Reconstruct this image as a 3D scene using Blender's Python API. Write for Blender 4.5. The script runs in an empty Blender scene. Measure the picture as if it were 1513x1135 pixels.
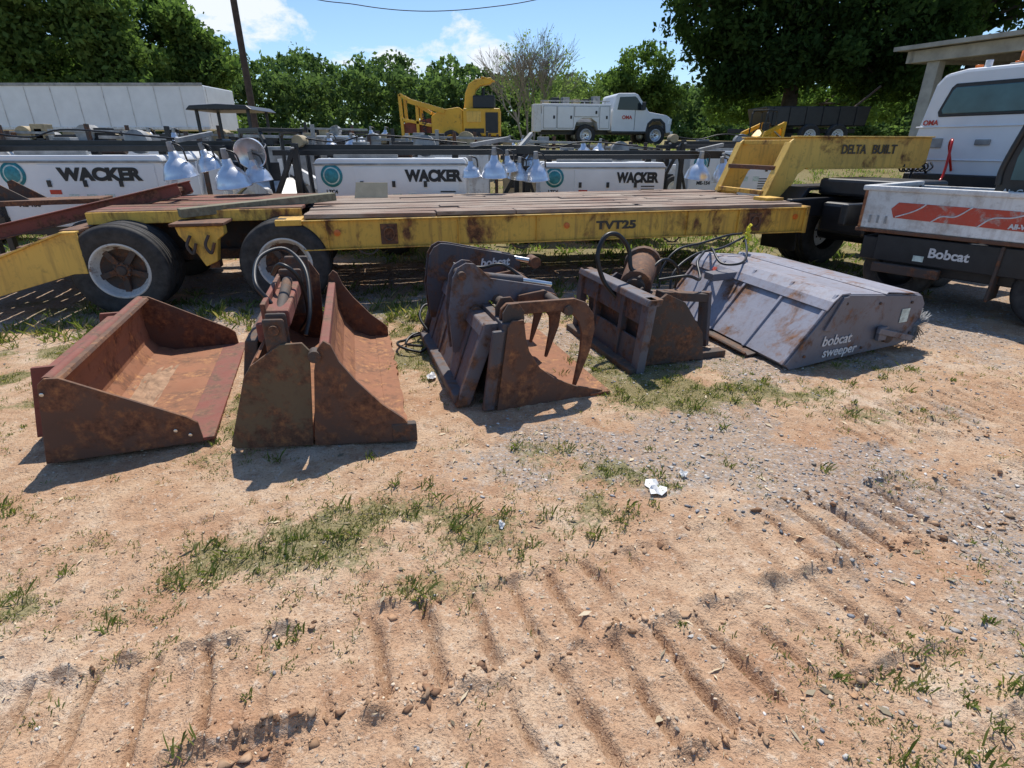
import bpy, math, random
import numpy as np
from mathutils import Vector, Matrix
random.seed(7); rng=np.random.default_rng(7)
scene=bpy.context.scene
COL=scene.collection
V=Vector
# ---------------------------------------------------------------- materials
def newmat(name):
    m=bpy.data.materials.new(name); m.use_nodes=True
    nt=m.node_tree; nt.nodes.clear()
    out=nt.nodes.new('ShaderNodeOutputMaterial'); b=nt.nodes.new('ShaderNodeBsdfPrincipled')
    nt.links.new(b.outputs[0],out.inputs[0]); return m,nt,b,out
def noise(nt,scale,detail=3,rough=.6,vec=None,dist=0):
    n=nt.nodes.new('ShaderNodeTexNoise'); n.inputs['Scale'].default_value=scale
    n.inputs['Detail'].default_value=detail; n.inputs['Roughness'].default_value=rough
    n.inputs['Distortion'].default_value=dist
    if vec is not None: nt.links.new(vec,n.inputs['Vector'])
    return n
def ramp(nt,fac,stops):
    r=nt.nodes.new('ShaderNodeValToRGB')
    e=r.color_ramp.elements
    while len(e)>1: e.remove(e[-1])
    e[0].position=stops[0][0]; e[0].color=stops[0][1]
    for p,c in stops[1:]:
        x=e.new(p); x.color=c
    nt.links.new(fac,r.inputs[0]); return r
def mix(nt,fac,a,b,mode='MIX'):
    m=nt.nodes.new('ShaderNodeMix'); m.data_type='RGBA'; m.blend_type=mode
    for s,v in ((m.inputs[0],fac),(m.inputs[6],a),(m.inputs[7],b)):
        if hasattr(v,'links'): nt.links.new(v,s)
        elif isinstance(v,(int,float)): s.default_value=v
        else: s.default_value=c4(v)
    return m.outputs[2]
def mth(nt,a,b,op='ADD',clamp=False):
    n=nt.nodes.new('ShaderNodeMath'); n.operation=op; n.use_clamp=clamp
    for i,v in enumerate((a,b)):
        if hasattr(v,'links'): nt.links.new(v,n.inputs[i])
        else: n.inputs[i].default_value=v
    return n.outputs[0]
def c4(c): return (c[0],c[1],c[2],1)
def g4(v): return (v,v,v,1)
def pos(nt): return nt.nodes.new('ShaderNodeNewGeometry').outputs['Position']
def mapping(nt,p,sc=(1,1,1),rz=0):
    mp=nt.nodes.new('ShaderNodeMapping'); mp.inputs['Scale'].default_value=sc; mp.inputs['Rotation'].default_value=(0,0,rz); nt.links.new(p,mp.inputs[0]); return mp.outputs[0]
def bump(nt,b,h,strength=.4,dist=.01):
    n=nt.nodes.new('ShaderNodeBump'); n.inputs['Strength'].default_value=strength; n.inputs['Distance'].default_value=dist
    nt.links.new(h,n.inputs['Height']); nt.links.new(n.outputs[0],b.inputs['Normal'])
def metal(name,base,rust=(.13,.05,.022),amt=.5,scale=5,rough=.6,dust=.25,orange=(.30,.11,.035),stretch=None,metallic=0,soft=.06,streak=0):
    m,nt,b,o=newmat(name); p=pos(nt)
    p2=mapping(nt,p,stretch) if stretch else p
    n1=noise(nt,scale,5,.68,p2,.3); n2=noise(nt,scale*4.3,4,.7,p); n3=noise(nt,scale*.6,2,.5,p)
    th=.5+(.5-amt)*.5
    mask=ramp(nt,n1.outputs[0],[(max(0,th-soft),g4(0)),(min(1,th+soft),g4(1))]).outputs[0]
    rc=ramp(nt,n2.outputs[0],[(.3,c4([x*.4 for x in rust])),(.5,c4(rust)),(.70,c4(orange))]).outputs[0]
    bv=mix(nt,n3.outputs[0],[x*.66 for x in base],[min(1,x*1.28) for x in base])
    bv=mix(nt,ramp(nt,n2.outputs[0],[(.55,g4(0)),(.78,g4(.5))]).outputs[0],bv,[x*.5+.02 for x in rust])
    if streak:
        ns=noise(nt,7,3,.6,mapping(nt,p,(2.2,2.2,.22)))
        bv=mix(nt,mth(nt,ramp(nt,ns.outputs[0],[(.50,g4(0)),(.68,g4(1))]).outputs[0],streak,'MULTIPLY'),bv,(.21,.095,.04))
    col=mix(nt,mask,bv,rc)
    if dust>0:
        ge=nt.nodes.new('ShaderNodeNewGeometry'); sx=nt.nodes.new('ShaderNodeSeparateXYZ'); nt.links.new(ge.outputs['Normal'],sx.inputs[0])
        mm=mth(nt,sx.outputs[2],dust,'MULTIPLY',True)
        col=mix(nt,mth(nt,mm,ramp(nt,n1.outputs[0],[(.35,g4(.2)),(.65,g4(1))]).outputs[0],'MULTIPLY'),col,(.33,.25,.17))
    nt.links.new(col,b.inputs['Base Color']); b.inputs['Metallic'].default_value=metallic
    nt.links.new(ramp(nt,mask,[(0,g4(rough)),(1,g4(.85))]).outputs[0],b.inputs['Roughness'])
    bump(nt,b,n2.outputs[0],.4,.008)
    return m
def plain(name,c,rough=.5,metallic=0,var=.15,scale=8,bmp=.1):
    m,nt,b,o=newmat(name); p=pos(nt); n=noise(nt,scale,3,.6,p)
    col=mix(nt,ramp(nt,n.outputs[0],[(.3,g4(0)),(.7,g4(1))]).outputs[0],[x*(1-var) for x in c],[min(1,x*(1+var)) for x in c])
    nt.links.new(col,b.inputs['Base Color']); b.inputs['Roughness'].default_value=rough; b.inputs['Metallic'].default_value=metallic
    if bmp>0: bump(nt,b,noise(nt,scale*6,2,.6,p).outputs[0],bmp,.004)
    return m
M={}
M['rust']=metal('rusty_steel',(.13,.068,.045),(.16,.066,.034),.52,5,.85,.25,(.32,.135,.052))
M['rust_or']=metal('orange_rust',(.34,.14,.07),(.25,.09,.038),.5,4,.88,.25,(.60,.27,.09))
M['rust_dk']=metal('dark_rust',(.07,.052,.044),(.125,.056,.03),.44,7,.75,.2,(.25,.10,.042))
M['rust_red']=metal('red_oxide',(.24,.07,.05),(.14,.055,.033),.42,6,.8,.25,(.30,.12,.06))
M['rust_olive']=metal('worn_olive_brown',(.13,.09,.05),(.13,.06,.033),.45,5,.8,.2,(.30,.13,.05))
M['gray']=metal('gray_paint_rusted',(.13,.125,.145),(.125,.062,.036),.42,4,.6,.15,(.27,.115,.05),streak=.35)
M['graydk']=metal('dark_gray_paint_rusted',(.075,.072,.084),(.11,.052,.03),.42,6,.65,.12,(.24,.10,.045),streak=.3)
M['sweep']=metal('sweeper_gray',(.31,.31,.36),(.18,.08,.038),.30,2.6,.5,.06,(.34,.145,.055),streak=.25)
M['sweepdk']=metal('sweeper_gray_shaded',(.155,.155,.18),(.15,.07,.035),.24,4,.5,.15,(.28,.12,.05))  # sweeper gray darkened: shade of the end face put into the colour
M['yellow']=metal('yellow_paint_rusted',(.84,.47,.075),(.17,.07,.03),.33,3.2,.55,.08,(.42,.17,.05),stretch=(1,1,.6),streak=.5)
M['yellow2']=metal('yellow_paint_faded',(.86,.50,.10),(.19,.085,.035),.24,2.5,.55,.1,streak=.32)
M['yelmach']=metal('yellow_machine_paint',(.82,.43,.025),(.14,.06,.03),.16,2.5,.4,.05)
M['white']=plain('white_paint',(.78,.79,.80),.35,0,.06,2,.03)
M['whitedirty']=metal('white_paint_dirty',(.74,.74,.72),(.28,.21,.15),.16,3,.45,.1,(.35,.2,.1),soft=.15,streak=.2)
M['rim']=metal('white_rim_paint',(.62,.60,.56),(.14,.07,.04),.30,7,.6,.1)
M['black']=plain('black_paint',(.018,.018,.02),.4,0,.3,8)
M['rubber']=plain('tyre_rubber',(.038,.035,.033),.75,0,.5,12,.3)
M['rubberdk']=plain('hose_rubber',(.012,.012,.013),.45,0,.2,12,.1)
M['chrome']=plain('spun_aluminium',(.75,.76,.78),.32,.75,.12,10,.05)
M['steel']=plain('bright_steel_rod',(.6,.6,.6),.25,.9,.1,10,0)
M['glass']=plain('dark_glass',(.02,.03,.035),.08,0,.1,2,0)
M['glassblue']=plain('tinted_window',(.05,.12,.14),.08,0,.3,2,0)
M['red']=metal('red_decal_paint',(.52,.07,.035),(.5,.42,.37),.26,6,.5,0)
M['redlens']=plain('red_lens',(.5,.02,.01),.2)
M['orange']=plain('orange_lens',(.75,.18,.03),.3)
M['txtblack']=plain('black_lettering',(.012,.012,.014),.5,0,0,5,0)
M['txtwhite']=plain('white_lettering',(.62,.62,.62),.5,0,.2,30,0)
M['txtdark']=plain('faded_dark_lettering',(.07,.055,.04),.6,0,.3,30,0)
M['blueseal']=plain('blue_green_seal',(.03,.24,.28),.4,0,.3,20,0)
M['sealwhite']=plain('seal_light',(.55,.65,.6),.4,0,.3,25,0)
M['concrete']=plain('weathered_concrete',(.38,.36,.32),.9,0,.2,3,.3)
M['poleWood']=plain('pole_wood',(.07,.05,.04),.9,0,.3,6,.4)
M['yellowtag']=plain('yellow_tape',(.8,.65,.03),.4)
M['tan']=plain('plywood',(.56,.45,.29),.8,0,.12,6,.2)
M['bristle']=plain('brush_bristle',(.3,.3,.3),.8,0,.5,40,.5)
M['paper']=plain('white_plastic',(.75,.74,.72),.5,0,.05,20,.1)
M['junk1']=plain('machine_grey',(.30,.30,.29),.6,0,.4,5)
M['junk2']=plain('machine_tan',(.38,.30,.18),.7,0,.3,5)
M['bark']=plain('bark',(.085,.065,.05),.95,0,.35,5,.6)
M['barklight']=plain('bark_light',(.28,.25,.21),.95,0,.25,5,.4)
def woodmat(name,c1,c2,rustmix=True):
    m,nt,b,o=newmat(name); p=pos(nt)
    v=mapping(nt,mapping(nt,p,(1,1,1),-math.radians(13.3)),(1.2,22,8))
    n=noise(nt,1.6,5,.7,v,.4); oi=nt.nodes.new('ShaderNodeObjectInfo'); n2=noise(nt,1.3,3,.6,p)
    c=mix(nt,ramp(nt,n.outputs[0],[(.3,g4(0)),(.66,g4(1))]).outputs[0],c1,c2)
    c=mix(nt,oi.outputs['Random'],mix(nt,.4,c,(.10,.05,.035)),c)
    if rustmix: c=mix(nt,ramp(nt,n2.outputs[0],[(.46,g4(0)),(.66,g4(.6))]).outputs[0],c,(.21,.095,.06))
    nt.links.new(c,b.inputs['Base Color']); b.inputs['Roughness'].default_value=.9; bump(nt,b,n.outputs[0],.8,.015); return m
M['deck']=woodmat('weathered_deck_wood',(.13,.09,.065),(.58,.47,.37))
M['plank']=woodmat('grey_green_timber',(.15,.135,.085),(.32,.30,.20),False)
# ---------------------------------------------------------------- helpers
def group(name):
    e=bpy.data.objects.new(name,None); e.empty_display_size=.3; COL.objects.link(e); return e
def addobj(name,data,par,mat=None):
    o=bpy.data.objects.new(name,data); COL.objects.link(o)
    if par: o.parent=par
    if mat: data.materials.append(M[mat] if isinstance(mat,str) else mat)
    return o
def mesh(name,verts,faces,par,mat,bev=0,smooth=False,solid=0):
    me=bpy.data.meshes.new(name); me.from_pydata([tuple(v) for v in verts],[],faces); me.update()
    o=addobj(name,me,par,mat)
    if smooth:
        for f in me.polygons: f.use_smooth=True
    if solid:
        s=o.modifiers.new('s','SOLIDIFY'); s.thickness=solid; s.offset=0
    if bev:
        b=o.modifiers.new('b','BEVEL'); b.width=bev; b.segments=2; b.limit_method='ANGLE'
    return o
def extr(name,pts,o,u,v,n,th,par,mat,bev=0):
    o=V(o);u=V(u);v=V(v);n=V(n)
    k=len(pts); A=[o+u*a+v*b for a,b in pts]; B=[p+n*th for p in A]
    f=[tuple(range(k))[::-1],tuple(range(k,2*k))]+[(i,(i+1)%k,k+(i+1)%k,k+i) for i in range(k)]
    area=sum(pts[i][0]*pts[(i+1)%k][1]-pts[(i+1)%k][0]*pts[i][1] for i in range(k))
    if area*u.cross(v).dot(n)<0: f=[t[::-1] for t in f]
    return mesh(name,A+B,f,par,mat,bev)
def box(name,c,s,par,mat,u=(1,0,0),v=(0,1,0),bev=.008):
    u=V(u).normalized(); v=V(v).normalized(); w=u.cross(v).normalized(); c=V(c)
    o=c-u*s[0]/2-v*s[1]/2-w*s[2]/2
    return extr(name,[(0,0),(s[0],0),(s[0],s[1]),(0,s[1])],o,u,v,w,s[2],par,mat,bev)
def beam(name,p0,p1,w,h,par,mat,up=(0,0,1),bev=.006):
    p0=V(p0);p1=V(p1);d=(p1-p0);L=d.length;d.normalize(); s=d.cross(V(up)).normalized()
    return box(name,(p0+p1)/2,(L,w,h),par,mat,d,s,bev)
def lathe(name,prof,c,ax,par,mat,seg=40,smooth=True):
    ax=V(ax).normalized(); t=V((0,0,1)) if abs(ax.z)<.9 else V((1,0,0)); e1=ax.cross(t).normalized(); e2=ax.cross(e1); c=V(c)
    vs=[];fs=[];k=len(prof)
    for i in range(seg):
        a=2*math.pi*i/seg
        for r,t_ in prof: vs.append(c+ax*t_+(e1*math.cos(a)+e2*math.sin(a))*r)
    for i in range(seg):
        j=(i+1)%seg
        for q in range(k-1): fs.append((i*k+q,i*k+q+1,j*k+q+1,j*k+q))
    return mesh(name,vs,fs,par,mat,0,smooth)
def cyl(name,p0,p1,r,par,mat,r2=None,seg=20):
    p0=V(p0);p1=V(p1);L=(p1-p0).length; r2=r if r2 is None else r2
    o=lathe(name,[(0.0005,0),(r*.97,0),(r,.02*min(1,L)),(r2,L-.02*min(1,L)),(r2*.97,L),(0.0005,L)],p0,(p1-p0),par,mat,seg)
    e=o.modifiers.new('e','EDGE_SPLIT'); e.split_angle=.7
    return o
def tube(name,pts,r,par,mat,smooth=True,n=8):
    P=[V(p) for p in pts]; out=[]
    if smooth and len(P)>2:
        Q=[P[0]*2-P[1]]+P+[P[-1]*2-P[-2]]
        for i in range(1,len(Q)-2):
            for k in range(n):
                t=k/n; a,b,c,d=Q[i-1],Q[i],Q[i+1],Q[i+2]
                out.append(.5*((2*b)+(c-a)*t+(2*a-5*b+4*c-d)*t*t+(-a+3*b-3*c+d)*t**3))
        out.append(P[-1])
    else: out=P
    cu=bpy.data.curves.new(name,'CURVE'); cu.dimensions='3D'; cu.bevel_depth=r; cu.bevel_resolution=2; cu.use_fill_caps=True
    sp=cu.splines.new('POLY'); sp.points.add(len(out)-1)
    for i,p in enumerate(out): sp.points[i].co=(p.x,p.y,p.z,1)
    return addobj(name,cu,par,mat)
def text(name,s,c,xd,yd,h,par,mat,bold=.0,w=None,shear=0):
    cu=bpy.data.curves.new(name,'FONT'); cu.body=s; cu.size=h*1.4; cu.align_x='CENTER'; cu.align_y='CENTER'; cu.extrude=.0015; cu.offset=bold; cu.shear=shear
    xd=V(xd).normalized(); yd=V(yd).normalized(); n=xd.cross(yd)
    o=addobj(name,cu,par,mat); sx=1
    if w:
        bpy.context.view_layer.update(); sx=w/max(o.dimensions.x,1e-3)
    m=Matrix((xd*sx,yd,n)).transposed().to_4x4(); m.translation=V(c)+n*.004; o.matrix_world=m
    return o
def npmesh(name,verts,faces,mat,tint=None,par=None):
    k=faces.shape[1]; me=bpy.data.meshes.new(name)
    me.vertices.add(len(verts)); me.vertices.foreach_set('co',verts.astype(np.float32).ravel())
    me.loops.add(faces.size); me.loops.foreach_set('vertex_index',faces.astype(np.int32).ravel())
    me.polygons.add(len(faces)); me.polygons.foreach_set('loop_start',np.arange(0,faces.size,k,dtype=np.int32))
    try: me.polygons.foreach_set('loop_total',np.full(len(faces),k,dtype=np.int32))
    except Exception: pass
    me.update(calc_edges=True)
    if tint is not None:
        a=me.color_attributes.new('tint','FLOAT_COLOR','POINT'); a.data.foreach_set('color',tint.astype(np.float32).ravel())
    return addobj(name,me,par,mat)
# ---------------------------------------------------------------- ground
TAB=rng.random((256,256))
def vn(x,y,s=0):
    x=x+s*17.3;y=y+s*9.1
    xi=np.floor(x).astype(int);yi=np.floor(y).astype(int);fx=x-xi;fy=y-yi
    fx=fx*fx*(3-2*fx);fy=fy*fy*(3-2*fy)
    a=TAB[xi&255,yi&255];b=TAB[(xi+1)&255,yi&255];c=TAB[xi&255,(yi+1)&255];d=TAB[(xi+1)&255,(yi+1)&255]
    return (a*(1-fx)+b*fx)*(1-fy)+(c*(1-fx)+d*fx)*fy-.5
def fbm(x,y,sc,oct=4,s=0,g=.5):
    r=0;a=1
    for i in range(oct):
        r=r+a*vn(x*sc,y*sc,s+i*3); a*=g; sc*=2.03
    return r
def sstep(a,b,x):
    t=np.clip((x-a)/(b-a),0,1); return t*t*(3-2*t)
def rot(x,y,ang,x0,y0):
    c,s=math.cos(ang),math.sin(ang); dx=x-x0;dy=y-y0
    return dx*c+dy*s,-dx*s+dy*c
TR=[(-1.72,1.28,.310,.40,.185,.028,-3,4.3),(-1.55,.84,.318,.42,.19,.030,-3,3.4),
    (1.3,2.22,.30,.36,.17,.020,-.4,4.2),(1.9,3.30,.27,.46,.125,.024,-.3,3.4),(-2.2,1.95,.30,.35,.18,.009,-2,2.2),(2.0,1.35,.42,.40,.18,.018,-1.0,3),(-1.9,2.75,.2,.3,.16,.009,1.2,4.2)]
def track(x,y):
    h=0*x; e=0*x
    for k,(x0,y0,an,w,p,d,s0,s1) in enumerate(TR):
        s,t=rot(x,y,an,x0,y0)
        t=t+.04*np.sin(s*1.1+k)+.025*fbm(s,t,2.5,3,k+40)
        wd=sstep(s0,s0+.5,s)*(1-sstep(s1-.5,s1,s))
        ins=sstep(-w-.03,-w+.04,t)*(1-sstep(-.04,.02,t))*wd
        ph=(s/p+.35*fbm(s,t,1.5,2,k+9)+t*.35+.13*fbm(s,t,6,3,k+60))
        m=ph-np.floor(ph)-.5
        gw=.085+.05*fbm(s,t,5,2,k+90)
        groove=np.exp(-(m/gw)**2); rim=np.exp(-((m-.19)/.10)**2)+.6*np.exp(-((m+.19)/.10)**2)
        br=.25+.85*sstep(-.3,.2,fbm(x,y,1.9,3,k+5))
        h=h+ins*(-.15*d+(-.9*groove+.55*rim)*d*br)
        rg=np.exp(-((t-.015)/.025)**2)+1.2*np.exp(-((t+w)/.028)**2)
        rn=np.clip(.2+3.0*fbm(s*2.5,t,4,3,k+7),0,1.8)
        h=h+rg*wd*d*1.0*rn
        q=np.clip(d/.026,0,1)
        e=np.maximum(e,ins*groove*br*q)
    return h,e
def base_h(x,y):
    r=sstep(12,23,y); side=.75+.25*sstep(-14,-4,x)
    h=r*1.6*side+.25*sstep(16,30,y)*sstep(8,16,x)+ .6*sstep(40,90,y)
    return h+fbm(x,y,.12,2,3)*.25*sstep(10,16,y)
def H(x,y):
    near=1-sstep(7,11,y); t,_=track(x,y)
    h=base_h(x,y)+fbm(x,y,.7,3,1)*.045*near*sstep(.2,1,y)*(1-.5*sstep(3,4.5,y))
    return h+near*(fbm(x,y,4,3,11)*.013+fbm(x,y,18,3,21)*.011)+t*near
def grass_mask(x,y):
    g=0*x
    for cx,cy,rx,ry,a in [(-.69,2.11,.8,.28,.85),(-1.35,1.95,.7,.24,.7),(.72,2.55,.45,.20,.7),(.25,2.3,.5,.25,.6),(-1.9,1.65,.5,.16,.6),(-.3,1.75,.4,.12,.45),
        (-1.0,1.42,.4,.10,.3),(1.75,1.35,.4,.14,.4),(1.35,1.2,.3,.1,.35),(-3.9,4.0,.9,.9,.95),(-.85,4.9,.5,1.1,.9),(1.2,3.6,.6,.35,.85),(1.9,3.7,.6,.25,.75),(-3.0,2.2,.6,.3,.6),
        (2.5,3.3,.5,.2,.45),(.0,2.8,.6,.22,.45),(.9,4.1,.6,.6,.8),(2.3,1.75,.5,.16,.35),(-1.75,3.6,.25,1.0,.75),(-4.6,6.2,1.3,.8,.7),(1.6,5.6,1.4,.6,.75),(-1,6.0,1.8,.5,.75),(2.1,2.5,.35,.15,.3),(2.4,4.2,1.4,.3,.4)]:
        g=np.maximum(g,a*np.exp(-((x-cx)/rx)**2-((y-cy)/ry)**2))
    g=g*(.2+.8*sstep(-.25,.25,fbm(x,y,3.2,4,35)))
    g=np.maximum(g,.18*sstep(.08,.4,fbm(x,y,1.6,4,31)))
    far=sstep(7.6,9.0,y)*(.6+.9*fbm(x,y,.5,3,33))
    hill=np.maximum(sstep(11,14,y)*sstep(1,4,x+.1*y),sstep(7.6,8.8,y)*sstep(1,2,x)*(1-sstep(5.5,7,x)))
    return np.clip(np.maximum(np.maximum(g,far),hill),0,1)
def gravel_mask(x,y):
    g=0*x
    for cx,cy,rx,ry,a in [(.55,2.75,.75,.5,.95),(1.2,3.1,.7,.5,.85),(1.7,2.6,1.0,.55,.7),(2.6,2.0,1.3,.8,.65),(2.2,1.3,.9,.5,.5),(1.3,4.5,2.5,.7,.75),(-3.3,5.2,1.5,.6,.7),(-1.3,5.6,2,.6,.75),(3,5.4,3,1.2,.7),(5,7.0,2,1.2,.7),(3.4,3.2,1,.6,.4)]:
        g=np.maximum(g,a*np.exp(-((x-cx)/rx)**2-((y-cy)/ry)**2))
    g=np.maximum(g,.65*sstep(4.8,5.8,y)*(1-sstep(8,12,y)))
    return np.clip(g*(1+1.6*fbm(x,y,2.6,4,51)),0,1)
def growl(a,b,st,f,mx):
    r=[a]
    while r[-1]<b: st=min(st*f,mx); r.append(r[-1]+st)
    return r
xs=np.array(sorted(set(np.round([-t+.9 for t in growl(3.7,600,.0135,1.05,40)]+list(np.arange(-2.8,3.7,.0125))+growl(3.7,600,.0135,1.05,40),4))))
ys=[-3,-1,0,.5]; y=.9
while y<700:
    ys.append(y); y+= .0105*max(1,(y/1.4)**1.3) if y<9 else .0105*(9/1.4)**1.3*(y/9)**1.9
ys=np.array(ys)
X,Y=np.meshgrid(xs,ys); Z=H(X,Y)
nx,ny=len(xs),len(ys)
verts=np.stack([X.ravel(),Y.ravel(),Z.ravel()],1)
ii=(np.arange(ny-1)[:,None]*nx+np.arange(nx-1)[None,:]).ravel()
faces=np.stack([ii,ii+1,ii+nx+1,ii+nx],1)
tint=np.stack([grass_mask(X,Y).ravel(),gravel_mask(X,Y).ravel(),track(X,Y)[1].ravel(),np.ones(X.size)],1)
m,nt,b,o=newmat('dirt_ground'); p=pos(nt)
nt.nodes.remove(b); b=nt.nodes.new('ShaderNodeBsdfDiffuse'); nt.links.new(b.outputs[0],o.inputs[0])
at=nt.nodes.new('ShaderNodeAttribute'); at.attribute_name='tint'; sp=nt.nodes.new('ShaderNodeSeparateColor'); nt.links.new(at.outputs['Color'],sp.inputs[0])
n1=noise(nt,1.3,4,.68,p); n2=noise(nt,8,4,.72,p); n3=noise(nt,85,3,.7,p); n4=noise(nt,28,3,.7,p)
dirt=ramp(nt,n1.outputs[0],[(.30,c4((.46,.255,.15))),(.44,c4((.56,.36,.225))),(.56,c4((.63,.445,.295))),(.70,c4((.69,.55,.415)))]).outputs[0]
dirt=mix(nt,ramp(nt,n2.outputs[0],[(.36,g4(.6)),(.54,g4(0))]).outputs[0],dirt,(.40,.225,.13))
dirt=mix(nt,ramp(nt,n4.outputs[0],[(.56,g4(0)),(.70,g4(.6))]).outputs[0],dirt,(.74,.63,.50))
dirt=mix(nt,ramp(nt,n3.outputs[0],[(.35,g4(.7)),(.46,g4(0))]).outputs[0],dirt,(.25,.15,.095))
vo=nt.nodes.new('ShaderNodeTexVoronoi'); vo.inputs['Scale'].default_value=46; nt.links.new(p,vo.inputs['Vector'])
sv=nt.nodes.new('ShaderNodeSeparateColor'); nt.links.new(vo.outputs['Color'],sv.inputs[0])
grav=ramp(nt,sv.outputs[0],[(0,c4((.17,.165,.17))),(.4,c4((.35,.335,.32))),(.8,c4((.50,.465,.43))),(1,c4((.66,.62,.57)))]).outputs[0]
grav=mix(nt,ramp(nt,vo.outputs['Distance'],[(.25,g4(0)),(.6,g4(.85))]).outputs[0],grav,(.42,.30,.205))
gm=ramp(nt,mth(nt,n2.outputs[0],sp.outputs[1]),[(.85,g4(0)),(1.25,g4(.72))]).outputs[0]
c=mix(nt,gm,dirt,grav)
c=mix(nt,mth(nt,mth(nt,sp.outputs[2],ramp(nt,n4.outputs[0],[(.3,g4(1)),(.7,g4(.3))]).outputs[0],'MULTIPLY'),.75,'MULTIPLY'),c,(.24,.135,.08))  # groove shade painted into the dirt colour so the track bars show
gc=ramp(nt,n3.outputs[0],[(.35,c4((.12,.12,.045))),(.6,c4((.27,.26,.12)))]).outputs[0]
c=mix(nt,ramp(nt,mth(nt,n4.outputs[0],sp.outputs[0]),[(.80,g4(0)),(1.35,g4(.75))]).outputs[0],c,gc)
nt.links.new(c,b.inputs['Color'])
bump(nt,b,mth(nt,n3.outputs[0],n4.outputs[0]),.9,.016)
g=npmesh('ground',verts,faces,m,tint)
g.data.polygons.foreach_set('use_smooth',np.ones(len(faces),dtype=bool))
# ---------------------------------------------------------------- small ground things
def attr_mat(name,transl=0,gain=(1.5,1.6,.7)):
    m,nt,b,o=newmat(name); at=nt.nodes.new('ShaderNodeAttribute'); at.attribute_name='tint'
    nt.nodes.remove(b); b=nt.nodes.new('ShaderNodeBsdfDiffuse'); nt.links.new(at.outputs['Color'],b.inputs['Color']); nt.links.new(b.outputs[0],o.inputs[0])
    if transl:
        t=nt.nodes.new('ShaderNodeBsdfTranslucent')
        nt.links.new(mix(nt,1.0,at.outputs['Color'],gain,'MULTIPLY'),t.inputs[0]); ms=nt.nodes.new('ShaderNodeMixShader'); ms.inputs[0].default_value=transl
        nt.links.new(b.outputs[0],ms.inputs[1]); nt.links.new(t.outputs[0],ms.inputs[2]); nt.links.new(ms.outputs[0],o.inputs[0])
    return m
M['grass']=attr_mat('grass_blades',.35); M['leaf']=attr_mat('leaves',.42,(1.35,1.5,.9)); M['stone']=attr_mat('stones',0)
def sample(n,fn,x0,x1,y0,y1,pw=1.0):
    xs=[];tot=0
    while tot<n:
        x=rng.uniform(x0,x1,n*3); u=rng.random(n*3); y=y0*(y1/y0)**u
        k=rng.random(n*3)<fn(x,y)**pw; xs.append(np.stack([x[k],y[k]],1)); tot+=k.sum()
    return np.concatenate(xs)[:n]
def grass(name,n,fn,rg,hh,nb=11,spread=.03,w=.0035,pw=1.3,dry=.25,c0=(.10,.135,.035),c1=(.22,.25,.085)):
    P=sample(n,fn,*rg,pw); sz=rng.uniform(.35,1.35,n)
    P=np.repeat(P,nb,0); sz=np.repeat(sz,nb); N=len(P)
    a=rng.uniform(0,2*np.pi,N); r=spread*np.sqrt(rng.random(N))*sz
    bx=P[:,0]+r*np.cos(a); by=P[:,1]+r*np.sin(a); bz=H(bx,by)-.004
    a2=rng.uniform(0,2*np.pi,N); hgt=hh*sz*rng.uniform(.4,1.2,N); lean=hgt*rng.uniform(.2,1.3,N)
    wd=w*rng.uniform(.7,1.8,N); dx,dy=np.cos(a2),np.sin(a2); px,py=-dy*wd,dx*wd
    v=np.zeros((N,4,3))
    v[:,0]=np.stack([bx-px*.5,by-py*.5,bz],1); v[:,1]=np.stack([bx+px*.5,by+py*.5,bz],1)
    v[:,2]=np.stack([bx+dx*lean*.55+px,by+dy*lean*.55+py,bz+hgt*.75],1); v[:,3]=np.stack([bx+dx*lean,by+dy*lean,bz+hgt],1)
    t=rng.random((N,1)); c=np.array([c0])*(1-t)+np.array([c1])*t
    d=(rng.random(N)<dry)[:,None]; c=np.where(d,np.array([[.40,.33,.19]])*(.6+.6*t),c)
    c=np.repeat(np.concatenate([c,np.ones((N,1))],1),4,0)
    npmesh(name,v.reshape(-1,3),np.arange(N*4).reshape(N,4),M['grass'],c)
grass('grass_tufts',6800,grass_mask,(-4.5,5,.9,8.5),.019,11,.03,.0024,1.35,.36,(.12,.15,.045),(.25,.27,.11))
grass('weed_tufts',340,lambda x,y:np.clip(grass_mask(x,y)+.03,0,1),(-3.5,3.8,.95,6),.040,22,.035,.0034,1.3,.15)
grass('meadow_grass',6500,lambda x,y:sstep(7.8,9,y)*grass_mask(x,y),(-14,20,7.8,26),.09,9,.16,.013,.9,.12,(.13,.19,.055),(.26,.34,.11))
grass('edge_weeds',600,lambda x,y:sstep(5.2,5.8,y-.236*x)*(1-sstep(6.6,7.6,y-.236*x)),(-5,5,4.5,9),.09,14,.06,.006,1,.2)
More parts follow.
